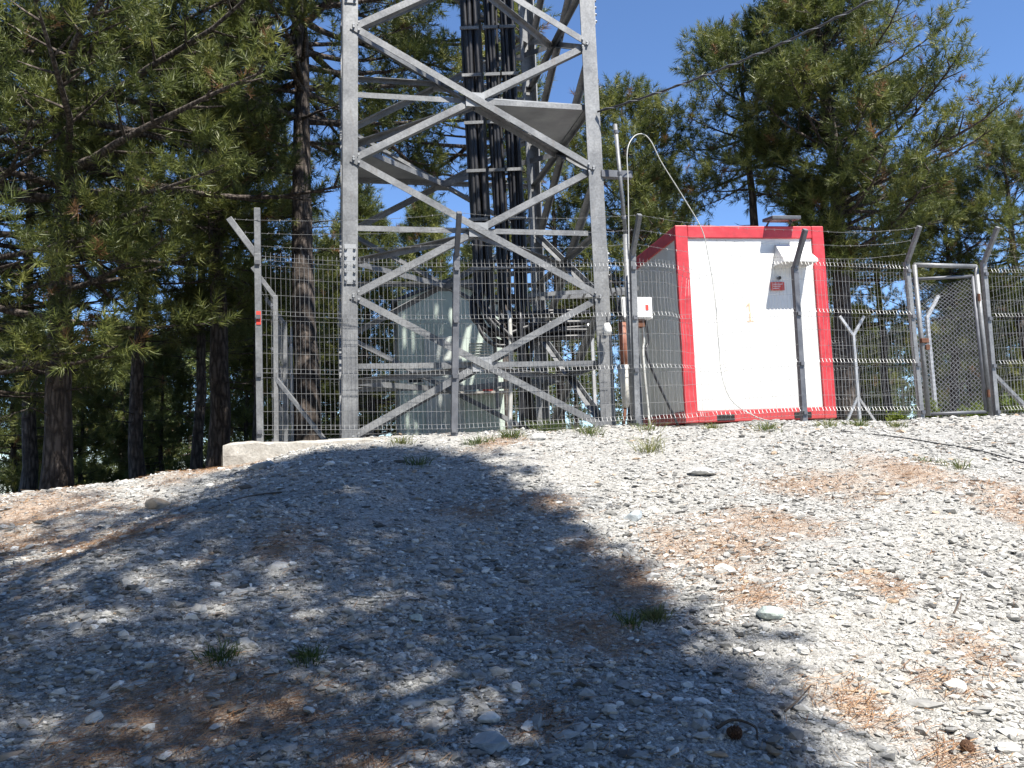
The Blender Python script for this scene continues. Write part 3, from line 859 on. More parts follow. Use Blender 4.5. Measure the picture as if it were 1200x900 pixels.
# cables inside the tower
def make_cables():
    rng = np.random.default_rng(5)
    Yc = 11.6
    p0 = P(590, 340, Yc)
    ztop = TZB + 15.5
    tx = -.012
    # ladder
    lad = thing('cable_ladder', (p0[0], p0[1], TZB), 'vertical steel cable ladder in the middle of the tower', 'cable ladder')
    a, b = P(578, 365, Yc + .12), P(628, 365, Yc + .2)
    def up(p, z):
        return V(p[0] + tx * (z - p[2]), p[1], z)
    for q in (a, b):
        MB().bar(up(q, TZB + .4), up(q, ztop), .05, .03, v3(FOUT, 0)).build('rail', M['steel'], lad)
    z = TZB + .7
    while z < ztop:
        MB().bar(up(a, z) + V(-.0, -.045, 0), up(b, z) + V(0, -.045, 0), .035, .03, v3(FOUT, 0)).build('rung', M['steel'], lad)
        z += .62
    # three bundles
    bundles = [(556, 573, 9, 'thickest black cable bundle, left on the tower ladder'),
               (583, 598, 7, 'middle black cable bundle on the tower ladder'),
               (602, 618, 6, 'right hand thin black cable bundle on the tower ladder')]
    for bi, (x0, x1, n, lab) in enumerate(bundles):
        r = thing('cable_bundle', v3(P((x0 + x1) / 2, 340, Yc)[:2], TZB + 1.5), lab, 'cables', 'black feeder cables climbing the tower')
        for k in range(n):
            px = x0 + (x1 - x0) * (k + .5) / n
            Yk = Yc - .05 - .05 * (k % 3)
            base = P(px, 330, Yk)
            wob = rng.normal(0, .012, 2)
            low = TZB + 1.75 + rng.uniform(-.15, .3)
            pts = [V(*up(base, zz)) + V(math.sin(zz * 1.7 + k) * .012 + wob[0], math.cos(zz * 1.3 + 2 * k) * .012, 0) for zz in np.linspace(ztop, low + .35, 20)]
            e = pts[-1]
            if bi == 0:     # loop out to the left and under to the tray
                tail = [e + V(-.06, -.1, -.25), e + V(-.02 + .04 * k, -.18, -.55 - .02 * k), e + V(.3, -.12, -.68 - .015 * k), e + V(.8, .0, -.60), e + V(1.5, .12, -.58)]
            elif bi == 1:
                tail = [e + V(0, -.04, -.25), e + V(.12, -.06, -.5 - .02 * k), e + V(.5, 0, -.60), e + V(1.2, .1, -.57)]
            else:
                tail = [e + V(.0, -.05, -.3), e + V(.02 + .01 * k, -.03, -.8), e + V(.0, .0, -1.5), v3((e + V(.02 * k, .1, 0))[:2], TZB - .02)]
            MB().tube(spline(pts[::3] + [e] + tail, 5), .022 + .006 * (k % 2) + (.006 if bi == 0 else 0), 7).build('cable', M['black'], r, smooth=True)
        for zz in np.arange(TZB + 2.4, ztop, .72):
            pa, pb = P(x0 - 3, 340, Yc - .19), P(x1 + 3, 340, Yc - .19)
            MB().bar(up(pa, zz), up(pb, zz), .045, .02, v3(FOUT, 0)).build('clamp', M['steel'], r)
    # tray carrying them out to the right
    t = thing('cable_tray', P(600, 346, 11.7), 'sunlit horizontal cable tray between tower middle and white junction box', 'cable tray')
    a, b = P(585, 348, 11.55), P(748, 338, 11.9)
    for dy in (0, .3):
        MB().bar(a + V(0, dy, 0), b + V(0, dy, 0), .06, .02, v3(FOUT, 0)).build('side_rail', M['steel'], t)
    for k in range(9):
        p = a + (b - a) * (k + .5) / 9
        MB().bar(p + V(0, .012, -.02), p + V(0, .288, -.02), .03, .02, Z).build('rung', M['steel'], t)
    for px in (606, 700):
        q = P(px, 349, 11.75)
        MB().bar(V(q[0], q[1], q[2] - .05), v3(q[:2], tz(*q[:2]) - .05), .06, .05, v3(FOUT, 0)).build('support_post', M['steel'], t)
    # vertical conduits dropping to the ground
    for (x, y0, y1, mt, lab) in ((597, 372, 508, 'whitecable', 'white conduit dropping to the ground beside the green hut'),
                                 (610, 372, 508, 'black', 'black conduit dropping to the ground beside the white conduit')):
        p, q = P(x, y0, 11.3), P(x, y1, 11.3)
        m = MB().tube(spline([p + V(-.05, .25, .1), p, (p + q) / 2 + V(.02, 0, 0), q + V(0, 0, -.1)], 8), .03, 8)
        tag(m.build('conduit', M[mt], None, smooth=True), lab, 'conduit')
make_cables()

# ------------------------------------------------------------------ pole, cables, junction box right of the tower
def make_side_gear():
    Yp = 9.95
    a, b, c = P(721, 146, Yp), P(733, 275, Yp), P(742, 500, Yp - .05)
    t = thing('steel_pole', v3(c[:2], tz(*c[:2])), 'thin leaning grey pole beside the right tower leg', 'pole')
    MB().tube([c + V(0, 0, -.2), b], .036, 10).build('lower_tube', M['steel'], t, smooth=True)
    MB().tube([b - (a - b) * .05, a], .025, 10).build('upper_tube', M['steel'], t, smooth=True)
    for f in (.15, .55, .93):
        q = b + (a - b) * f
        MB().tube([q - V(0, 0, .02), q + V(0, 0, .02)], .032, 10).build('clamp', M['steel_dark'], t)
    # white cable that arcs from the pole over the cabin front to the ground
    ct = [P(737, 300, Yp - .05), P(736, 215, Yp - .06), P(735, 178, Yp - .06), P(742, 161, Yp), P(753, 157, Yp + .05), P(763, 166, Yp + .1), P(775, 190, 10.1), P(800, 230, 10.3), P(822, 268, 10.45),
          P(830, 300, 10.5), P(838, 350, 10.5), P(842, 400, 10.45), P(846, 440, 10.4), P(858, 470, 10.35), P(885, 488, 10.3)]
    e = hit(905, 497); ct += [e + V(0, 0, .03), hit(918, 498) + V(0, 0, .02)]
    tag(MB().tube(spline(ct, 8), .0068, 7).build('white_cable', M['whitecable'], None, smooth=True),
        'white cable arching from the pole down past the cabin front', 'cable')
    # aerial cable with a lighter messenger twisted round it
    st, en = P(700, 131, 10.1), P(1190, -95, 8.2)
    pts = []
    for k in range(41):
        f = k / 40; p = st + (en - st) * f; p = p - Z * ((.20) * 4 * f * (1 - f)); pts.append(p)
    t = thing('overhead_cable', st, 'sagging twisted overhead cable from tower leg to upper right', 'cable')
    MB().tube(pts, .012, 6).build('black_core', M['black'], t, smooth=True)
    tw = []
    for k in range(321):
        f = k / 320; p = st + (en - st) * f - Z * ((.20) * 4 * f * (1 - f)); tw.append(p + V(0, math.cos(k * .3) * .016, math.sin(k * .3) * .016))
    MB().tube(tw, .006, 5).build('grey_strand', M['steel_dark'], t, smooth=True)
    # junction box
    Yj = 10.25
    pc = P(744, 362, Yj)
    jb = thing('junction_box', pc, 'white junction box with a red mark behind the second fence post from the cabin left', 'junction box')
    ux, uz, un = v3(FDIR, 0), Z, v3(FOUT, 0)
    MB().obox(pc, ux * .205, un * .08, uz * .14).build('body', M['whiteplastic'], jb, bevel=.008)
    MB().obox(pc + un * .089, ux * .19, un * .008, uz * .125).build('lid', M['whiteplastic'], jb, bevel=.004)
    MB().obox(pc + un * .1 + ux * .125 - uz * .0, ux * .02, un * .0025, uz * .035).build('warning_mark', M['signred'], jb)
    MB().obox(pc - uz * .19 + ux * .03, ux * .07, un * .06, uz * .049).build('gland_box', M['rust'], jb)
    zg = tz(pc[0], pc[1])
    MB().bar(V(pc[0] + .02, pc[1] + .12, pc[2] + .12), V(pc[0] + .02, pc[1] + .12, zg - .1), .05, .04, un).build('mounting_post', M['steel_dark'], jb)
    for k, (dx, xx) in enumerate(((.02, 753), (.08, 762))):
        tail = [pc - uz * .14 + ux * (.06 + dx), pc - uz * .4 + ux * (.1 + dx) - un * .05, pc - uz * .65 + ux * (.06 + dx), v3((pc + ux * (.12 + k * .4))[:2], zg - .02)]
        MB().tube(spline(tail, 8), .016, 7).build('outlet_cable', M['black' if k else 'whitecable'], jb, smooth=True)
    # brown riser pipe with pale sleeves
    Yr = 10.15
    q = P(730, 400, Yr)
    rp = thing('riser_pipe', v3(q[:2], tz(*q[:2])), 'red brown riser pipe in a pale sleeve beside the junction box', 'pipe')
    MB().tube([P(729, 378, Yr), P(733, 432, Yr)], .055, 12).build('pipe', M['rustpipe'], rp, smooth=True)
    MB().tube([P(731, 428, Yr), P(735, 462, Yr), P(733, 478, Yr)], [.085, .08, .03], 10).build('sleeve', M['sleeve'], rp, smooth=True)
    MB().tube([P(733, 476, Yr), P(730, 505, Yr)], .022, 8).build('stub', M['rust'], rp, smooth=True)
    for k in range(3):
        MB().tube(spline([P(727 + 3 * k, 380, Yr), P(722 + 2 * k, 360, Yr - .03), P(716 + 6 * k, 340, Yr), P(712 + 3 * k, 320, Yr)], 6), .012, 6).build('cable', M['black'], rp, smooth=True)
    q = P(708, 452, 10.3)
    sp = thing('sleeve_pipe', v3(q[:2], tz(*q[:2])), 'pale vertical sleeve at the foot of the right tower leg', 'pipe')
    MB().tube([P(706, 428, 10.3), P(710, 478, 10.3)], .05, 10).build('sleeve', M['sleeve'], sp, smooth=True)
    MB().tube([P(709, 476, 10.3), P(711, 502, 10.3)], .03, 8).build('stub', M['black'], sp, smooth=True)
    # small round lamp on the tower leg
    q = P(712, 388, 9.95)
    la = thing('bulkhead_lamp', q, 'small round lamp hanging at the right tower leg', 'lamp')
    MB().tube([q + V(0, 0, .10), q + V(0, 0, .05), q, q + V(0, 0, -.05)], [.03, .05, .055, .04], 12).build('housing', M['whiteplastic'], la, smooth=True)
    MB().tube([q + V(0, 0, .1), q + V(0, .02, .22)], .012, 6).build('stem', M['black'], la)
    # floor cable
    gp = [hit(x, y) + V(0, 0, .018) for x, y in ((985, 507), (1050, 514), (1100, 522), (1150, 531), (1200, 545), (1250, 560))]
    tag(MB().tube(spline(gp, 10), .0065, 7).build('ground_cable', M['black'], None, smooth=True), 'dark cable lying across the sunny gravel near the gate', 'cable')
make_side_gear()

# ------------------------------------------------------------------ red and white cabin
def make_cabin():
    A = P(804, 496, 11.3); B = P(981, 489.5, 11.65)
    zb = A[2]; 
    u = unit(v3((B - A)[:2], 0)); n = V(u[1], -u[0], 0); W = np.linalg.norm((B - A)[:2]); D = 2.4
    Hh = P(788, 264, 11.3)[2] - zb
    A = v3(A[:2], zb)
    root = thing('portable_cabin', A + u * W / 2 - n * D / 2, 'white portable cabin with bright red frame edges', 'cabin')
    lean = V(0, 0, 0)
    def Q(x, y, z):   # x along front, y back, z up
        return A + u * x - n * y + Z * z
    def box(mb, x0, x1, y0, y1, z0, z1):
        c = Q((x0 + x1) / 2, (y0 + y1) / 2, (z0 + z1) / 2)
        return mb.obox(c, u * (x1 - x0) / 2, n * (y1 - y0) / 2, Z * (z1 - z0) / 2)
    pw, tr, brr = .185, .185, .17
    f = MB()
    for x0 in (0, W - pw):
        for y0 in (0, D - pw):
            box(f, x0, x0 + pw, y0 if y0 == 0 else D - .07, .07 if y0 == 0 else D, 0, Hh)
    for y0 in (0, D - .12):
        box(f, pw, W - pw, y0 + .002, y0 + .12, Hh - tr, Hh - .002)
        box(f, pw, W - pw, y0 + .002, y0 + .12, 0.002, brr)
    for x0 in (0, W - .12):
        box(f, x0 + .002, x0 + .118, .07, D - .07, Hh - tr, Hh - .002)
        box(f, x0 + .002, x0 + .118, .07, D - .07, .002, brr)
    f.build('frame', M['red'], root, bevel=.012)
    p = MB(); box(p, pw, W - pw, .03, .08, brr, Hh - tr); front = p.build('front_panel', M['panel'], root)
    p = MB(); box(p, pw, W - pw, D - .08, D - .03, brr, Hh - tr); p.build('rear_panel', M['panel'], root)
    p = MB(); box(p, .03, .08, .071, D - .071, brr, Hh - tr); p.build('side_panel', M['panel'], root)
    p = MB(); box(p, W - .08, W - .03, .071, D - .071, brr, Hh - tr); p.build('side_panel', M['panel'], root)
    p = MB(); box(p, .12, W - .12, .12, D - .12, Hh - .06, Hh - .02); p.build('roof', M['plate'], root)
    for x in (.46, 1.62):
        p = MB(); box(p, x, x + .26, -.003, .05, .02, .105); p.build('fork_pocket', M['dark'], root)
    # feet
    for x in (.1, W - .3):
        for y in (.1, D - .3):
            p = MB(); box(p, x, x + .2, y, y + .2, -.3, -.002); p.build('foot_block', M['concrete'], root)
    # rain hood over a vent
    x0, x1 = 1.46, 1.98; zt, zm, zl = Hh - .27, Hh - .56, Hh - .60; pr = .30
    p = MB()
    vs = [Q(x0 + .06, .028, zt), Q(x1 - .06, .028, zt), Q(x1, -pr, zm), Q(x0, -pr, zm), Q(x0 + .0, .028, zl), Q(x1, .028, zl), Q(x1, -pr, zl), Q(x0, -pr, zl)]
    p.add(vs, [(0, 3, 2, 1), (3, 7, 6, 2), (0, 4, 7, 3), (1, 2, 6, 5)])
    hd = p.build('vent_hood', M['whiteplastic'], root)
    sm = hd.modifiers.new('sheet', 'SOLIDIFY'); sm.thickness = .006
    # red notice with a few pale strokes, dark stud above
    p = MB(); box(p, 1.40, 1.60, -.002, .011, Hh - .95, Hh - .83); sg = p.build('notice', M['signred'], root)
    p = MB()
    for i in range(3):
        box(p, 1.425, 1.57 - .03 * i, -.0045, -.002, Hh - .865 - .03 * i, Hh - .857 - .03 * i)
    p.build('lettering', M['whiteplastic'], sg)
    p = MB(); c = Q(1.53, .012, Hh - .77); p.tube([c, c + n * .03], .025, 10); p.build('keyhole', M['blackink'], root)
    # the faded figure 1
    p = MB()
    for pts in ([(.0, -.13), (.0, .13)], [(.002, .132), (-.055, .075)], [(-.05, -.132), (.055, -.128)]):
        (xa, za), (xb, zb_) = pts
        p.bar(Q(1.06 + xa, .028, Hh - 1.26 + za), Q(1.06 + xb, .028, Hh - 1.26 + zb_), .026 if xa == xb else .02, .004, n)
    p.build('painted_number', M['ink'], root)
    # flood lamp lying on the roof edge
    fl = thing('floodlight', Q(1.62, .02, Hh), 'dark flat floodlight on the cabin roof above the vent hood', 'floodlight')
    c = Q(1.60, -.05, Hh + .085); ux = u * .22; uy = unit(n * .95 + Z * -.12) * .16; uz = np.cross(unit(ux), unit(uy)) * .025
    MB().obox(c, ux, uy, uz).build('housing', M['steel_dark'], fl, bevel=.008)
    MB().obox(c - uz * 1.12 * (1 if uz[2] > 0 else -1), ux * .85, uy * .8, uz * .1).build('lens', M['glass'], fl)
    for s in (-.8, .8):
        MB().bar(c + ux * s + V(0, .04, -.02), Q(1.60 + s * .22, .1, Hh), .03, .012, u).build('bracket', M['steel_dark'], fl)
    return Q
make_cabin()

# ------------------------------------------------------------------ green hut behind the tower
def make_hut():
    Y = 14.3
    a, b = P(470, 506, Y), P(592, 503, Y + .3)
    zb = tz(*((a + b) / 2)[:2]) - .03
    u = unit(v3((b - a)[:2], 0)); n = V(u[1], -u[0], 0); W = np.linalg.norm((b - a)[:2]); D = 1.9
    He = P(470, 353, Y)[2] - zb; Ha = P(520, 329, Y)[2] - zb
    A = v3(a[:2], zb)
    def Q(x, y, z):
        return A + u * x - n * y + Z * z
    root = thing('equipment_hut', Q(W / 2, D / 2, 0), 'small pale green equipment hut with dark gable roof behind the tower', 'hut')
    p = MB()
    vs = [Q(0, 0, 0), Q(W, 0, 0), Q(W, 0, He), Q(W / 2, 0, Ha), Q(0, 0, He), Q(0, D, 0), Q(W, D, 0), Q(W, D, He), Q(W / 2, D, Ha), Q(0, D, He)]
    p.add(vs, [(0, 1, 2, 3, 4), (9, 8, 7, 6, 5), (0, 4, 9, 5), (1, 6, 7, 2)])
    p.build('wall', M['green'], root)
    p = MB()
    for s in (0, 1):
        e0 = Q(W * s, -.12, He) + u * (.12 * (1 if s else -1)) - Z * .05; e1 = Q(W * s, D + .12, He) + u * (.12 * (1 if s else -1)) - Z * .05
        r0, r1 = Q(W / 2, -.12, Ha + .015), Q(W / 2, D + .12, Ha + .015); th = Z * .05
        p.add([e0, e1, r1, r0, e0 + th, e1 + th, r1 + th, r0 + th], [(0, 1, 2, 3), (7, 6, 5, 4), (0, 4, 5, 1), (1, 5, 6, 2), (3, 2, 6, 7), (0, 3, 7, 4)])
    p.build('roof', M['hutroof'], root)
    d = MB(); d.obox(Q(.78, -.012, .98), u * .34, n * .012, Z * .95); dr = d.build('door', M['greentrim'], root, bevel=.006)
    d = MB(); d.obox(Q(1.04, -.034, 1.0), u * .015, n * .01, Z * .06); d.build('handle', M['dark'], dr)
    d = MB(); d.obox(Q(.28, -.01, 1.22), u * .16, n * .01, Z * .13); wn = d.build('window', M['greentrim'], root)
    d = MB(); d.obox(Q(.28, -.022, 1.22), u * .135, n * .003, Z * .105); d.build('pane', M['glass'], wn)
    d = MB()
    for k in range(7):
        d.obox(Q(1.45, -.015, 1.5 + k * .05), u * .19, unit(n + Z * .8) * .015, unit(Z - n * .8) * .004)
    d.build('louvre', M['greentrim'], root)
    d = MB(); d.obox(Q(1.4, -.2, .88), u * .45, n * .19, Z * .02); d.build('shelf', M['concrete'], root)
    d = MB(); d.obox(Q(1.55, -.12, .955), u * .09, n * .06, Z * .054); tag(d.build('fuel_can', M['signred'], None, bevel=.01), 'small red box on the ledge of the green hut', 'box')
make_hut()

# ------------------------------------------------------------------ concrete foundation
def make_slab():
    import bmesh
    mb = bmesh.new()
    c0 = FENCE_A + FOUT * .18 - FDIR * .38
    L, D = 1.75, 3.2; zt = 1.845; zb = 1.2
    nx, ny = 30, 40
    top = []
    def Q(i, j, z):
        s, t = i / nx, j / ny
        p = c0 + FDIR * (L * s) - FOUT * (D * t)
        return (p[0], p[1], z)
    for i in range(nx + 1):
        col = []
        for j in range(ny + 1):
            x, y, z = Q(i, j, zt - .0)
            z += (mnoise.noise(Vector((x * 3, y * 3, 0))) * .02 + mnoise.noise(Vector((x * 11, y * 11, 5))) * .008)
            if i == 0 or j == 0 : z -= .02 + .02 * abs(mnoise.noise(Vector((x * 7, y * 7, 2))))
            col.append(mb.verts.new((x, y, z)))
        top.append(col)
    for i in range(nx):
        for j in range(ny):
            mb.faces.new((top[i][j], top[i + 1][j], top[i + 1][j + 1], top[i][j + 1]))
    def skirt(line, out):
        prev = [line]
        for k in range(1, 7):
            row = []
            for v in line:
                nz = mnoise.noise(Vector((v.co.x * 5, v.co.y * 5, k * .6))) * .03
                row.append(mb.verts.new((v.co.x + out[0] * (.012 + nz), v.co.y + out[1] * (.012 + nz), zt - .03 - (zt - zb) * k / 6)))
            a = prev[-1]
            for q in range(len(line) - 1):
                mb.faces.new((a[q], row[q], row[q + 1], a[q + 1]))
            prev.append(row)
    skirt([top[i][0] for i in range(nx + 1)], FOUT)
    skirt([top[0][j] for j in range(ny, -1, -1)], -FDIR)
    skirt([top[nx][j] for j in range(ny + 1)], FDIR)
    bmesh.ops.recalc_face_normals(mb, faces=mb.faces)
    me = bpy.data.meshes.new('concrete_foundation'); mb.to_mesh(me); mb.free()
    me.materials.append(M['concrete'])
    o = bpy.data.objects.new('concrete_foundation', me); COL.objects.link(o)
    tag(o, 'rough low concrete foundation block under the left fence corner', 'foundation')
make_slab()

# ------------------------------------------------------------------ fences
FH = 2.03
def panel_pts(a, b, za, zb, out, warp=None, pitch=.05, H=FH, folds=True):
    """vertical and horizontal wires of one welded panel as polylines"""
    L = np.linalg.norm(b - a); u = (b - a) / L
    fold = [.06, .68, 1.32, 1.93]
    zs_h = []
    for f0 in fold:
        zs_h += [f0 - .05, f0 + .05]
    zs_h += [.26, .46, .90, 1.10, 1.55, 1.74]
    sag = random.uniform(.0, .03); bow = random.uniform(-.03, .03); ph = random.random() * 9
    def pt(s, z):
        o = bow * math.sin(math.pi * s / L) * (z / H) + .008 * mnoise.noise(Vector((s * 2.3, z * 1.7, ph)))
        z = z - sag * math.sin(math.pi * s / L) * z / H
        if folds:
            of = 0.
            for f0 in fold:
                of = max(of, .03 * max(0, 1 - abs(z - f0) / .05))
            o += of
        p = v3(a + u * s + out * o, za + (zb - za) * s / L + z)
        return warp(p, s, z) if warp else p
    lines = []
    n = int(L / pitch)
    zl = sorted({0.0, H} | {f0 + d for f0 in fold for d in (-.05, 0, .05)} | {.36, 1.0, 1.6})
    zl = [z for z in zl if 0 <= z <= H]
    for k in range(1, n):
        s = k * L / n + random.gauss(0, .0035)
        lines.append(([pt(s, z) for z in zl], .0019))
    m = 14 if warp else 6
    for z in sorted(zs_h + [f0 for f0 in fold]):
        lines.append(([pt(L * q / m, z) for q in range(m + 1)], .0021))
    return lines

def fence(name, posts, out, label, cat, mat='wire', arms=True, group=None, pitch=.05, warps=None, braces=(), post_w=.062, skip=()):
    """posts: list of (xy, z, lean_xy_at_top, h)"""
    c = np.mean([p[0] for p in posts], axis=0)
    root = thing(name, (c[0], c[1], posts[0][1]), label, cat, group)
    o3 = v3(out, 0)
    for i, (xy, z, lean, kw) in enumerate(posts):
        h = kw.get('h', 2.08); ao = kw.get('out', out); m = kw.get('mat', 'steel'); w = kw.get('w', post_w)
        p = v3(xy, z - .25); q = v3(xy + lean, z + h)
        if kw.get('nopost'): continue
        po = MB().bar(p, q, w, w, o3).build('post', M[m], root, bevel=.004)
        if arms and kw.get('arm', True):
            for ad in (ao if isinstance(ao, list) else [ao]):
                e = q + v3(ad, 0) * .30 + Z * kw.get('ah', .40)
                MB().bar(q - Z * .03, e, w * .95, w * .75, o3 if abs(np.dot(ad, out)) < .5 else v3(V(-out[1], out[0]), 0)).build('arm', M[m], po, bevel=.004)
        if kw.get('straight'):
            MB().bar(q - Z * .01, q + Z * kw['straight'], w * .95, w * .95, o3).build('extension', M[m], po, bevel=.004)
        for zz in (.08, .70, 1.34, 1.95):
            cl = MB().obox(v3(xy, z + zz) + o3 * (w / 2 + .012) + v3(lean, 0) * zz / h, o3 * .012, np.cross(o3, Z) * .024, Z * .022)
            cl.build('clip', M['steel_dark'], po)
        if kw.get('sticker'):
            MB().obox(v3(xy, z + 1.33) + o3 * (w / 2 + .003) , o3 * .002, np.cross(o3, Z) * .024, Z * .075).build('red_sticker', M['signred'], po)
        for bd in kw.get('brace', []):
            MB().bar(v3(xy, z + bd[2]), v3(xy + np.array(bd[:2]), z - .08), .05, .045, Z).build('brace', M[m], po)
    for i in range(len(posts) - 1):
        if i in skip: continue
        (a, za, la, ka), (b, zb, lb, kb) = posts[i], posts[i + 1]
        u = unit(b - a)
        mb = MB()
        for pts, r in panel_pts(a + u * .035 + out * .04, b - u * .035 + out * .04, za + .04, zb + .04, out, (warps or {}).get(i), pitch):
            mb.tube(pts, r, 3, cap=False)
        mb.build('mesh_panel', M[mat], root)
        if arms:
            for f in (.25, .62, .98):
                oa = ka['out'][0] if isinstance(ka.get('out'), list) else ka.get('out', out); ob = kb['out'][0] if isinstance(kb.get('out'), list) else kb.get('out', out)
                pa = v3(a + la, za + ka.get('h', 2.08)) + (v3(oa, 0) * .30 + Z * .40) * f
                pb = v3(b + lb, zb + kb.get('h', 2.08)) + (v3(ob, 0) * .30 + Z * .40) * f
                w = MB(); n = 12; pts = [pa + (pb - pa) * k / n - Z * (.05 * 4 * (k / n) * (1 - k / n)) + Z * random.uniform(-.004, .004) for k in range(n + 1)]
                w.tube(pts, .0024, 3)
                Ln = np.linalg.norm(pb - pa)
                for k in range(int(Ln / .12)):
                    q = pts[0] + (pts[-1] - pts[0]) * (k + .5) / int(Ln / .12); fk = (k + .5) / int(Ln / .12); q = q - Z * .05 * 4 * fk * (1 - fk)
                    dd = unit(V(random.gauss(0, .4), random.gauss(0, .4), 1)) * .016
                    w.tube([q - dd, q + dd], .0018, 3)
                w.build('barbed_wire', M['wire_old'], root)
    return root

def fpos(px, row):
    """front fence post: on the fence line at image column px, base at row"""
    r = ray(px, row); r = r / r[1]
    # intersect with the fence line
    n = V(-FDIR[1], FDIR[0]); t = np.dot(n, FENCE_A) / np.dot(n, r[:2])
    return r[:2] * t, CAM[2] + r[2] * t

def mk(px, row, top_px=None, top_row=None, **kw):
    xy, z = fpos(px, row)
    lean = V(0, 0)
    if top_px is not None:
        q = P(top_px, top_row, xy[1]); lean = V(q[0] - xy[0], 0); kw['h'] = q[2] - z
    return (xy, z, lean, kw)

front = [mk(305, 515, 302, 298, out=[-FDIR], straight=.52, sticker=True, mat='steel', w=.07),
         mk(531, 513, 535, 297, mat='steel_dark', w=.075),
         mk(746, 502, 741, 297, mat='steel', w=.07),
         mk(942, 491, 931, 312, mat='steel_dark', w=.07),
         mk(1080, 490, 1062, 307, mat='steel')]
def dent(p, s, z):
    """pushed in and torn where the cable crosses the cabin front"""
    k = math.exp(-((s - .95) / .42) ** 2) 
    a = mnoise.noise(Vector((s * 4, z * 3, 1))) ; b = mnoise.noise(Vector((s * 5, z * 2.2, 7)))
    return p + v3(FOUT, 0) * (-.10 * k + .09 * k * a) + v3(FDIR, 0) * (.10 * k * b) + Z * (-.07 * k * (z / 2) + .05 * k * a)
# the corner's side arm is set straight; barbed strands run between the raised ends
front[0][3]['out'] = [-FDIR]
fence('wire_mesh_fence', front, FOUT, 'front welded mesh fence running from the foundation corner to the gate', 'fence', warps={2: dent, 3: lambda p, s, z: p + v3(FOUT, 0) * .012 * mnoise.noise(Vector((s * 3, z * 2, 3)))})

PERP = -FOUT
def along(p0, d, n, spacing, out, **kw):
    res = []
    for k in range(n):
        xy = p0 + d * spacing * k
        res.append((xy, max(tz(*xy), kw.get('zmin', -9)), V(random.uniform(-.02, .02), random.uniform(-.02, .02)), dict(kw, out=out)))
    return res
# left side fence, going back from the corner
lf = along(FENCE_A + PERP * .05 + FDIR * .0, PERP, 4, 2.2, -FDIR, zmin=1.83)
lf[0][3]['arm'] = False; lf[0][3]['h'] = 1.9
lf[1][3]['brace'] = [(FDIR[0] * .75 + FOUT[0] * .4, FDIR[1] * .75 + FOUT[1] * .4, .95)]
fence('wire_mesh_fence', lf[1:], -FDIR, 'welded mesh fence running back from the left corner post', 'fence', pitch=.06, mat='wire_old')
# right: stub after the gate and side fence
g1xy, g1z = fpos(1168, 490)
q = P(1152, 307, g1xy[1])
right = [(g1xy, g1z, V(q[0] - g1xy[0], 0), dict(h=q[2] - g1z, mat='steel'))]
for k in (1, 2):
    xy = g1xy + FDIR * 1.55 * k; right.append((xy, tz(*xy), V(0, 0), dict(mat='steel')))
right[0][3]['brace'] = [(FDIR[0] * .7, FDIR[1] * .7, .6)]
fence('wire_mesh_fence', right, FOUT, 'welded mesh fence continuing right of the gate', 'fence')
BR = V(7.5, 17.6)
rs = [(BR - PERP * 2.3 * k, max(1.80, tz(*(BR - PERP * 2.3 * k))), V(0, 0), dict(out=[FDIR], mat='post_light')) for k in (0, 1, 2)]
rs[0][3]['out'] = [FDIR, -FDIR]; rs[0][3]['brace'] = [(.43, -.12, .72), (-.43, -.05, .72)]
q0 = P(1085, 370, rs[1][0][1]); rs[1] = (rs[1][0], rs[1][1], V(q0[0] - rs[1][0][0], 0) * .6, dict(out=[FDIR], mat='post_light'))
fence('wire_mesh_fence', rs, FDIR, 'welded mesh fence along the far right side of the compound', 'fence', mat='wire_old', pitch=.075)
BL = FENCE_A + PERP * 6.6
nb = 6
bk = [(BL + (BR - BL) * k / nb, max(1.75, tz(*(BL + (BR - BL) * k / nb))), V(0, 0), dict(out=PERP, mat='post_light', arm=k not in (nb,))) for k in range(nb)] 
fence('wire_mesh_fence', bk + [(BR - (BR - BL) / np.linalg.norm(BR - BL) * .12, bk[-1][1], V(0, 0), dict(out=PERP, arm=False, h=1.5, nopost=True))], PERP, 'welded mesh fence along the back of the compound', 'fence', mat='wire_old', pitch=.08)

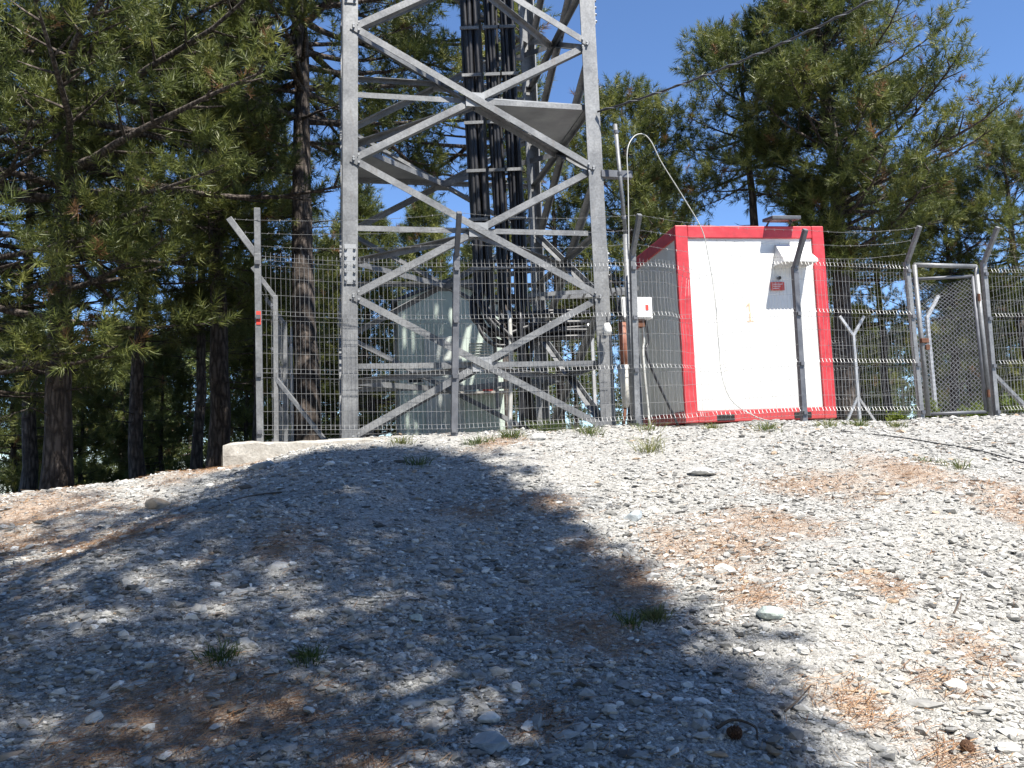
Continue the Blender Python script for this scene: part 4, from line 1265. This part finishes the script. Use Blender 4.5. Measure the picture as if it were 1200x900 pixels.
# ------------------------------------------------------------------ gate
def make_gate():
    a, za = fpos(1086, 490); b, zb = fpos(1163, 490)
    u = unit(b - a); n2 = V(u[1], -u[0])
    a = a + u * .03; b = b - u * .02
    W = np.linalg.norm(b - a); Hg = P(1066, 308, a[1])[2] - za - .03
    lean = (P(1067, 308, a[1])[0] - P(1084, 490, a[1])[0])
    def Q(x, z, y=0.):
        return v3(a + u * x - n2 * y + V(lean, 0) * z / Hg, za + z)
    g = thing('wire_gate', v3((a + b) / 2, za), 'rusty edged pipe frame gate filled with chain link', 'gate')
    MB().tube([Q(0, .03), Q(0, Hg)], .03, 10).build('frame_upright', M['steel'], g, smooth=True)
    MB().tube([Q(W, -.02), Q(W, Hg)], .03, 10).build('frame_upright', M['steel'], g, smooth=True)
    MB().tube([Q(0, Hg), Q(W, Hg - .01)], .03, 10).build('frame_rail', M['steel'], g, smooth=True)
    # the leaf, a hand's breadth ajar
    sw = .30
    def L(x, z):
        p = Q(x, z); f = (W - x) / W
        return p - v3(n2, 0) * sw * f * .9 + v3(u, 0) * (.06 * f)
    lf = MB().tube([L(.06, .06), L(.06, Hg - .14)], .022, 8)
    lf.tube([L(W - .06, .06), L(W - .06, Hg - .14)], .022, 8)
    lf.tube([L(.06, .06), L(W - .06, .06)], .022, 8); lf.tube([L(.06, Hg - .14), L(W - .06, Hg - .14)], .022, 8)
    leaf = lf.build('leaf_frame', M['steel_dark'], g, smooth=True)
    m = MB(); st = .062
    x0, x1, z0, z1 = .06, W - .06, .06, Hg - .14
    for sgn in (1, -1):
        c = -(z1 - z0) if sgn > 0 else 0
        k = 0
        while True:
            cc = (x0 - (z1 - z0)) + k * st * 1.0 if sgn > 0 else x0 + k * st
            if cc > (x1 if sgn > 0 else x1 + (z1 - z0)): break
            pts = []
            for q in range(0, 60):
                z = z0 + (z1 - z0) * q / 59
                x = cc + (z - z0) if sgn > 0 else cc - (z - z0)
                if x0 <= x <= x1:
                    sag = .08 * math.exp(-((z - z1) / .25) ** 2) * math.sin((x - x0) / (x1 - x0) * math.pi)
                    pts.append(L(x, z - sag) + v3(n2, 0) * .004 * sgn)
            if len(pts) > 1: m.tube(pts[::3] + [pts[-1]], .0026, 3, cap=False)
            k += 1
    m.build('chain_link', M['wire'], g)
    MB().obox(Q(.02, 1.02) + v3(n2, 0) * .03, v3(u, 0) * .055, v3(n2, 0) * .022, Z * .03).build('latch', M['rust'], g, bevel=.005)
    MB().obox(Q(.05, .93) + v3(n2, 0) * .04, v3(u, 0) * .03, v3(n2, 0) * .015, Z * .035).build('padlock', M['rust'], g, bevel=.006)
    for zz in (.3, 1.6):
        c = Q(W - .03, zz) + v3(n2, 0) * .03
        MB().tube([c - Z * .05, c + Z * .05], .02, 8).build('hinge', M['rust'], g)
make_gate()

# ------------------------------------------------------------------ grass, cones, twigs, small plants
def grass(px, py, n, h, spread, label, mat='grass', tone=.5):
    rng = np.random.default_rng(int(px * 7 + py))
    p = hit(px, py)
    V_, T_ = [], []
    for k in range(n):
        r = spread * min(1.0, abs(rng.normal(0, .55))); a = rng.random() * 6.28
        b = V(r * math.cos(a), r * math.sin(a), -.01); b[2] = tz(p[0] + b[0], p[1] + b[1]) - p[2] - .005
        hh = h * (.4 + .7 * rng.random()); d = unit(V(math.cos(a) * .5 + rng.normal(0, .35), math.sin(a) * .5 + rng.normal(0, .35), 1.1))
        sd = unit(np.cross(d, rng.normal(size=3))) * (.0013 + .00028 * p[1])
        m = b + d * hh * .6; e = m + unit(d + V(math.cos(a) * .6, math.sin(a) * .6, -.5)) * hh * .5
        V_ += [b - sd, b + sd, m + sd * .7, m - sd * .7, m - sd * .7, m + sd * .7, e, e]
        t = np.clip(tone + rng.normal(0, .2), 0, 1); T_ += [t, t]
    o = mesh_np('grass_tuft', np.array(V_), np.arange(len(V_)).reshape(-1, 4), M[mat], tone=np.array(T_))
    o.location = p
    tag(o, label, 'grass', 'grass tufts on the gravel')

grass(643, 506, 260, .22, .22, 'green grass tuft at the fence foot below the tower middle', tone=.4)
grass(762, 530, 70, .28, .14, 'pale yellow dry grass tuft below the second fence post', tone=.85)
grass(738, 732, 90, .10, .10, 'small green tuft on the slope at the shade edge', tone=.45)
grass(768, 724, 240, .08, .07, 'dry tuft right beside the small green tuft', tone=.8)
grass(258, 772, 150, .085, .085, 'dark green grass tuft in the shade of the lower left slope', tone=.3)
grass(362, 775, 170, .08, .07, 'sparse green tuft right of the dark green tuft', tone=.3)
grass(490, 545, 90, .14, .13, 'green tuft in the shade just below the fence', tone=.3)
grass(1124, 549, 60, .12, .12, 'yellow green tuft on the sunny gravel below the gate', tone=.7)
grass(1085, 541, 40, .07, .09, 'low green tuft beside the ground cable', tone=.5)
grass(760, 504, 60, .16, .18, 'dry grass at the left bottom corner of the red cabin', tone=.7)
grass(900, 504, 110, .14, .16, 'thin grass in front of the cabin bottom rail', tone=.6)
grass(1005, 500, 110, .14, .15, 'thin grass below the fence between cabin and gate', tone=.6)
grass(690, 508, 110, .16, .2, 'dry grass at the foot of the right tower leg', tone=.6)
grass(560, 520, 120, .13, .17, 'thin green grass at the foot of the dark middle fence post', tone=.4)

grass(470, 520, 90, .12, .14, 'dry grass at the left bottom end of a tower brace behind the fence foot', tone=.75)
grass(600, 513, 130, .15, .16, 'green weeds at the fence foot left of the greenest tuft', tone=.45)
grass(835, 503, 90, .11, .12, 'dry wisp of grass below the left fork pocket of the cabin', tone=.8)
grass(970, 500, 90, .12, .12, 'dry grass at the right bottom corner of the red cabin', tone=.75)
grass(1050, 500, 90, .10, .12, 'pale grass at the foot of the left gate post', tone=.7)

def bushlet(px, py, Y, h, w, label, seed, mat='leaf', tone=.55):
    rng = np.random.default_rng(seed)
    p = P(px, py, Y); p[2] = tz(p[0], p[1])
    t = thing('small_shrub', p, label, 'plant', 'small plants at the gate')
    m = MB(); pos, ax = [], []
    for k in range(14):
        a = rng.random() * 6.28; e = p + V(math.cos(a) * w * rng.random(), math.sin(a) * w * rng.random(), h * (.5 + .5 * rng.random()))
        m.tube([p, (p + e) / 2 + V(0, 0, .02), e], [.006, .004, .002], 4, cap=False)
        for q in range(9):
            pos.append(p + (e - p) * rng.uniform(.35, 1) + rng.normal(0, .02, 3)); ax.append(unit(rng.normal(size=3) + V(0, 0, .5)))
    m.build('stem', M['twig'], t)
    v, f, tn = tufts_mesh(rng, np.array(pos), np.array(ax), np.full(len(pos), .07), 7, .028, np.full(len(pos), tone))
    o = mesh_np('foliage', v - p[None], f, M[mat], parent=t, tone=tn)
bushlet(1090, 490, 11.1, .26, .14, 'bright yellow green shrub at the foot of the gate', 1)
bushlet(1050, 490, 11.2, .14, .16, 'low yellow green plant left of the gate post', 2)
bushlet(1192, 490, 12.2, .4, .3, 'grey green shrub at the right edge behind the fence', 3, tone=.2)
bushlet(1140, 488, 13.0, .3, .3, 'pale green weeds behind the chain link gate', 4, tone=.3)

def cone(px, py, s, label):
    p = hit(px, py); rng = np.random.default_rng(int(px))
    m = MB()
    ax = unit(V(rng.normal(), rng.normal(), .35)); L = s
    m.tube([ax * L * (f - .5) for f in np.linspace(0, 1, 7)], [L * r for r in (.12, .30, .36, .33, .25, .14, .04)], 10)
    u = unit(np.cross(ax, V(.3, .5, .9))); w = np.cross(ax, u)
    for i in range(7):
        for k in range(9):
            a = 6.283 * (k + .5 * (i % 2)) / 9; f = .1 + .8 * i / 6; r = L * np.interp(f, [0, .3, .6, 1], [.2, .38, .33, .1])
            rd = u * math.cos(a) + w * math.sin(a); c = ax * L * (f - .5) + rd * r
            tn = np.cross(ax, rd)
            m.obox(c, unit(rd + ax * .6) * L * .09, tn * L * .075, unit(ax - rd * .6) * L * .02)
    o = m.build('pine_cone', M['cone'], None); o.location = (p[0], p[1], p[2] + s * .3)
    tag(o, label, 'pine cone', 'pine cones on the slope')
cone(1134, 881, .055, 'reddish brown pine cone at the lower right corner of the slope')
cone(861, 864, .055, 'dark pine cone in the shade beside the curved twigs')

def twig(pxs, r, label):
    pts = [hit(x, y) + V(0, 0, dz) for x, y, dz in pxs]
    m = MB().tube(spline(pts, 5), list(np.linspace(r, r * .4, (len(pts) - 1) * 5 + 1)), 5)
    tag(m.build('twig', M['twig'], None), label, 'twig', 'twigs on the slope')
twig([(840, 857, .01), (860, 855, .03), (885, 862, .03), (888, 872, .01)], .007, 'curved dark twig lying over the shaded pine cone')
twig([(920, 838, .01), (935, 832, .03), (952, 820, .05)], .005, 'straight thin twig sticking up at the shade edge')
twig([(700, 690, .01), (690, 693, .015), (675, 690, .012)], .004, 'small pale twig on the narrow needle drift')
twig([(1118, 722, .01), (1125, 716, .04), (1128, 708, .05)], .006, 'short dark twig standing among stones on the right slope')
twig([(330, 580, .02), (290, 585, .02), (245, 600, .02)], .008, 'long stick on the shaded slope below the concrete foundation')

# ------------------------------------------------------------------ light, world, camera
w = bpy.data.worlds.new('World'); SC.world = w; w.use_nodes = True
nt = w.node_tree
bg = nt.nodes['Background']
sky = nt.nodes.new('ShaderNodeTexSky'); sky.sky_type = 'NISHITA'; sky.sun_disc = False
sky.sun_elevation = SUN_EL; sky.sun_rotation = math.atan2(TOSUN[0], TOSUN[1])
sky.altitude = 2000; sky.air_density = 1.0; sky.dust_density = 0; sky.ozone_density = 8
nt.links.new(sky.outputs[0], bg.inputs[0]); bg.inputs[1].default_value = .105

sl = bpy.data.lights.new('sun', 'SUN'); sl.energy = 5.0; sl.angle = rad(.53); sl.color = (1, .955, .88)
so = bpy.data.objects.new('sun', sl); COL.objects.link(so)
so.rotation_euler = Vector(TOSUN).to_track_quat('Z', 'Y').to_euler(); so.location = (5, -10, 25)

cd = bpy.data.cameras.new('camera'); cd.sensor_width = 36; cd.lens = F / 1200 * 36; cd.clip_end = 3000; cd.clip_start = .05
co = bpy.data.objects.new('camera', cd); COL.objects.link(co)
co.matrix_world = Matrix.Translation(Vector(CAM)) @ Matrix(RM.tolist()).to_4x4()
SC.camera = co

SC.view_settings.view_transform = 'Standard'; SC.view_settings.look = 'None'
SC.view_settings.gamma = 1; SC.view_settings.exposure = 1.15; SC.view_settings.use_curve_mapping = False
SC.cycles.max_bounces = 6; SC.cycles.transparent_max_bounces = 8
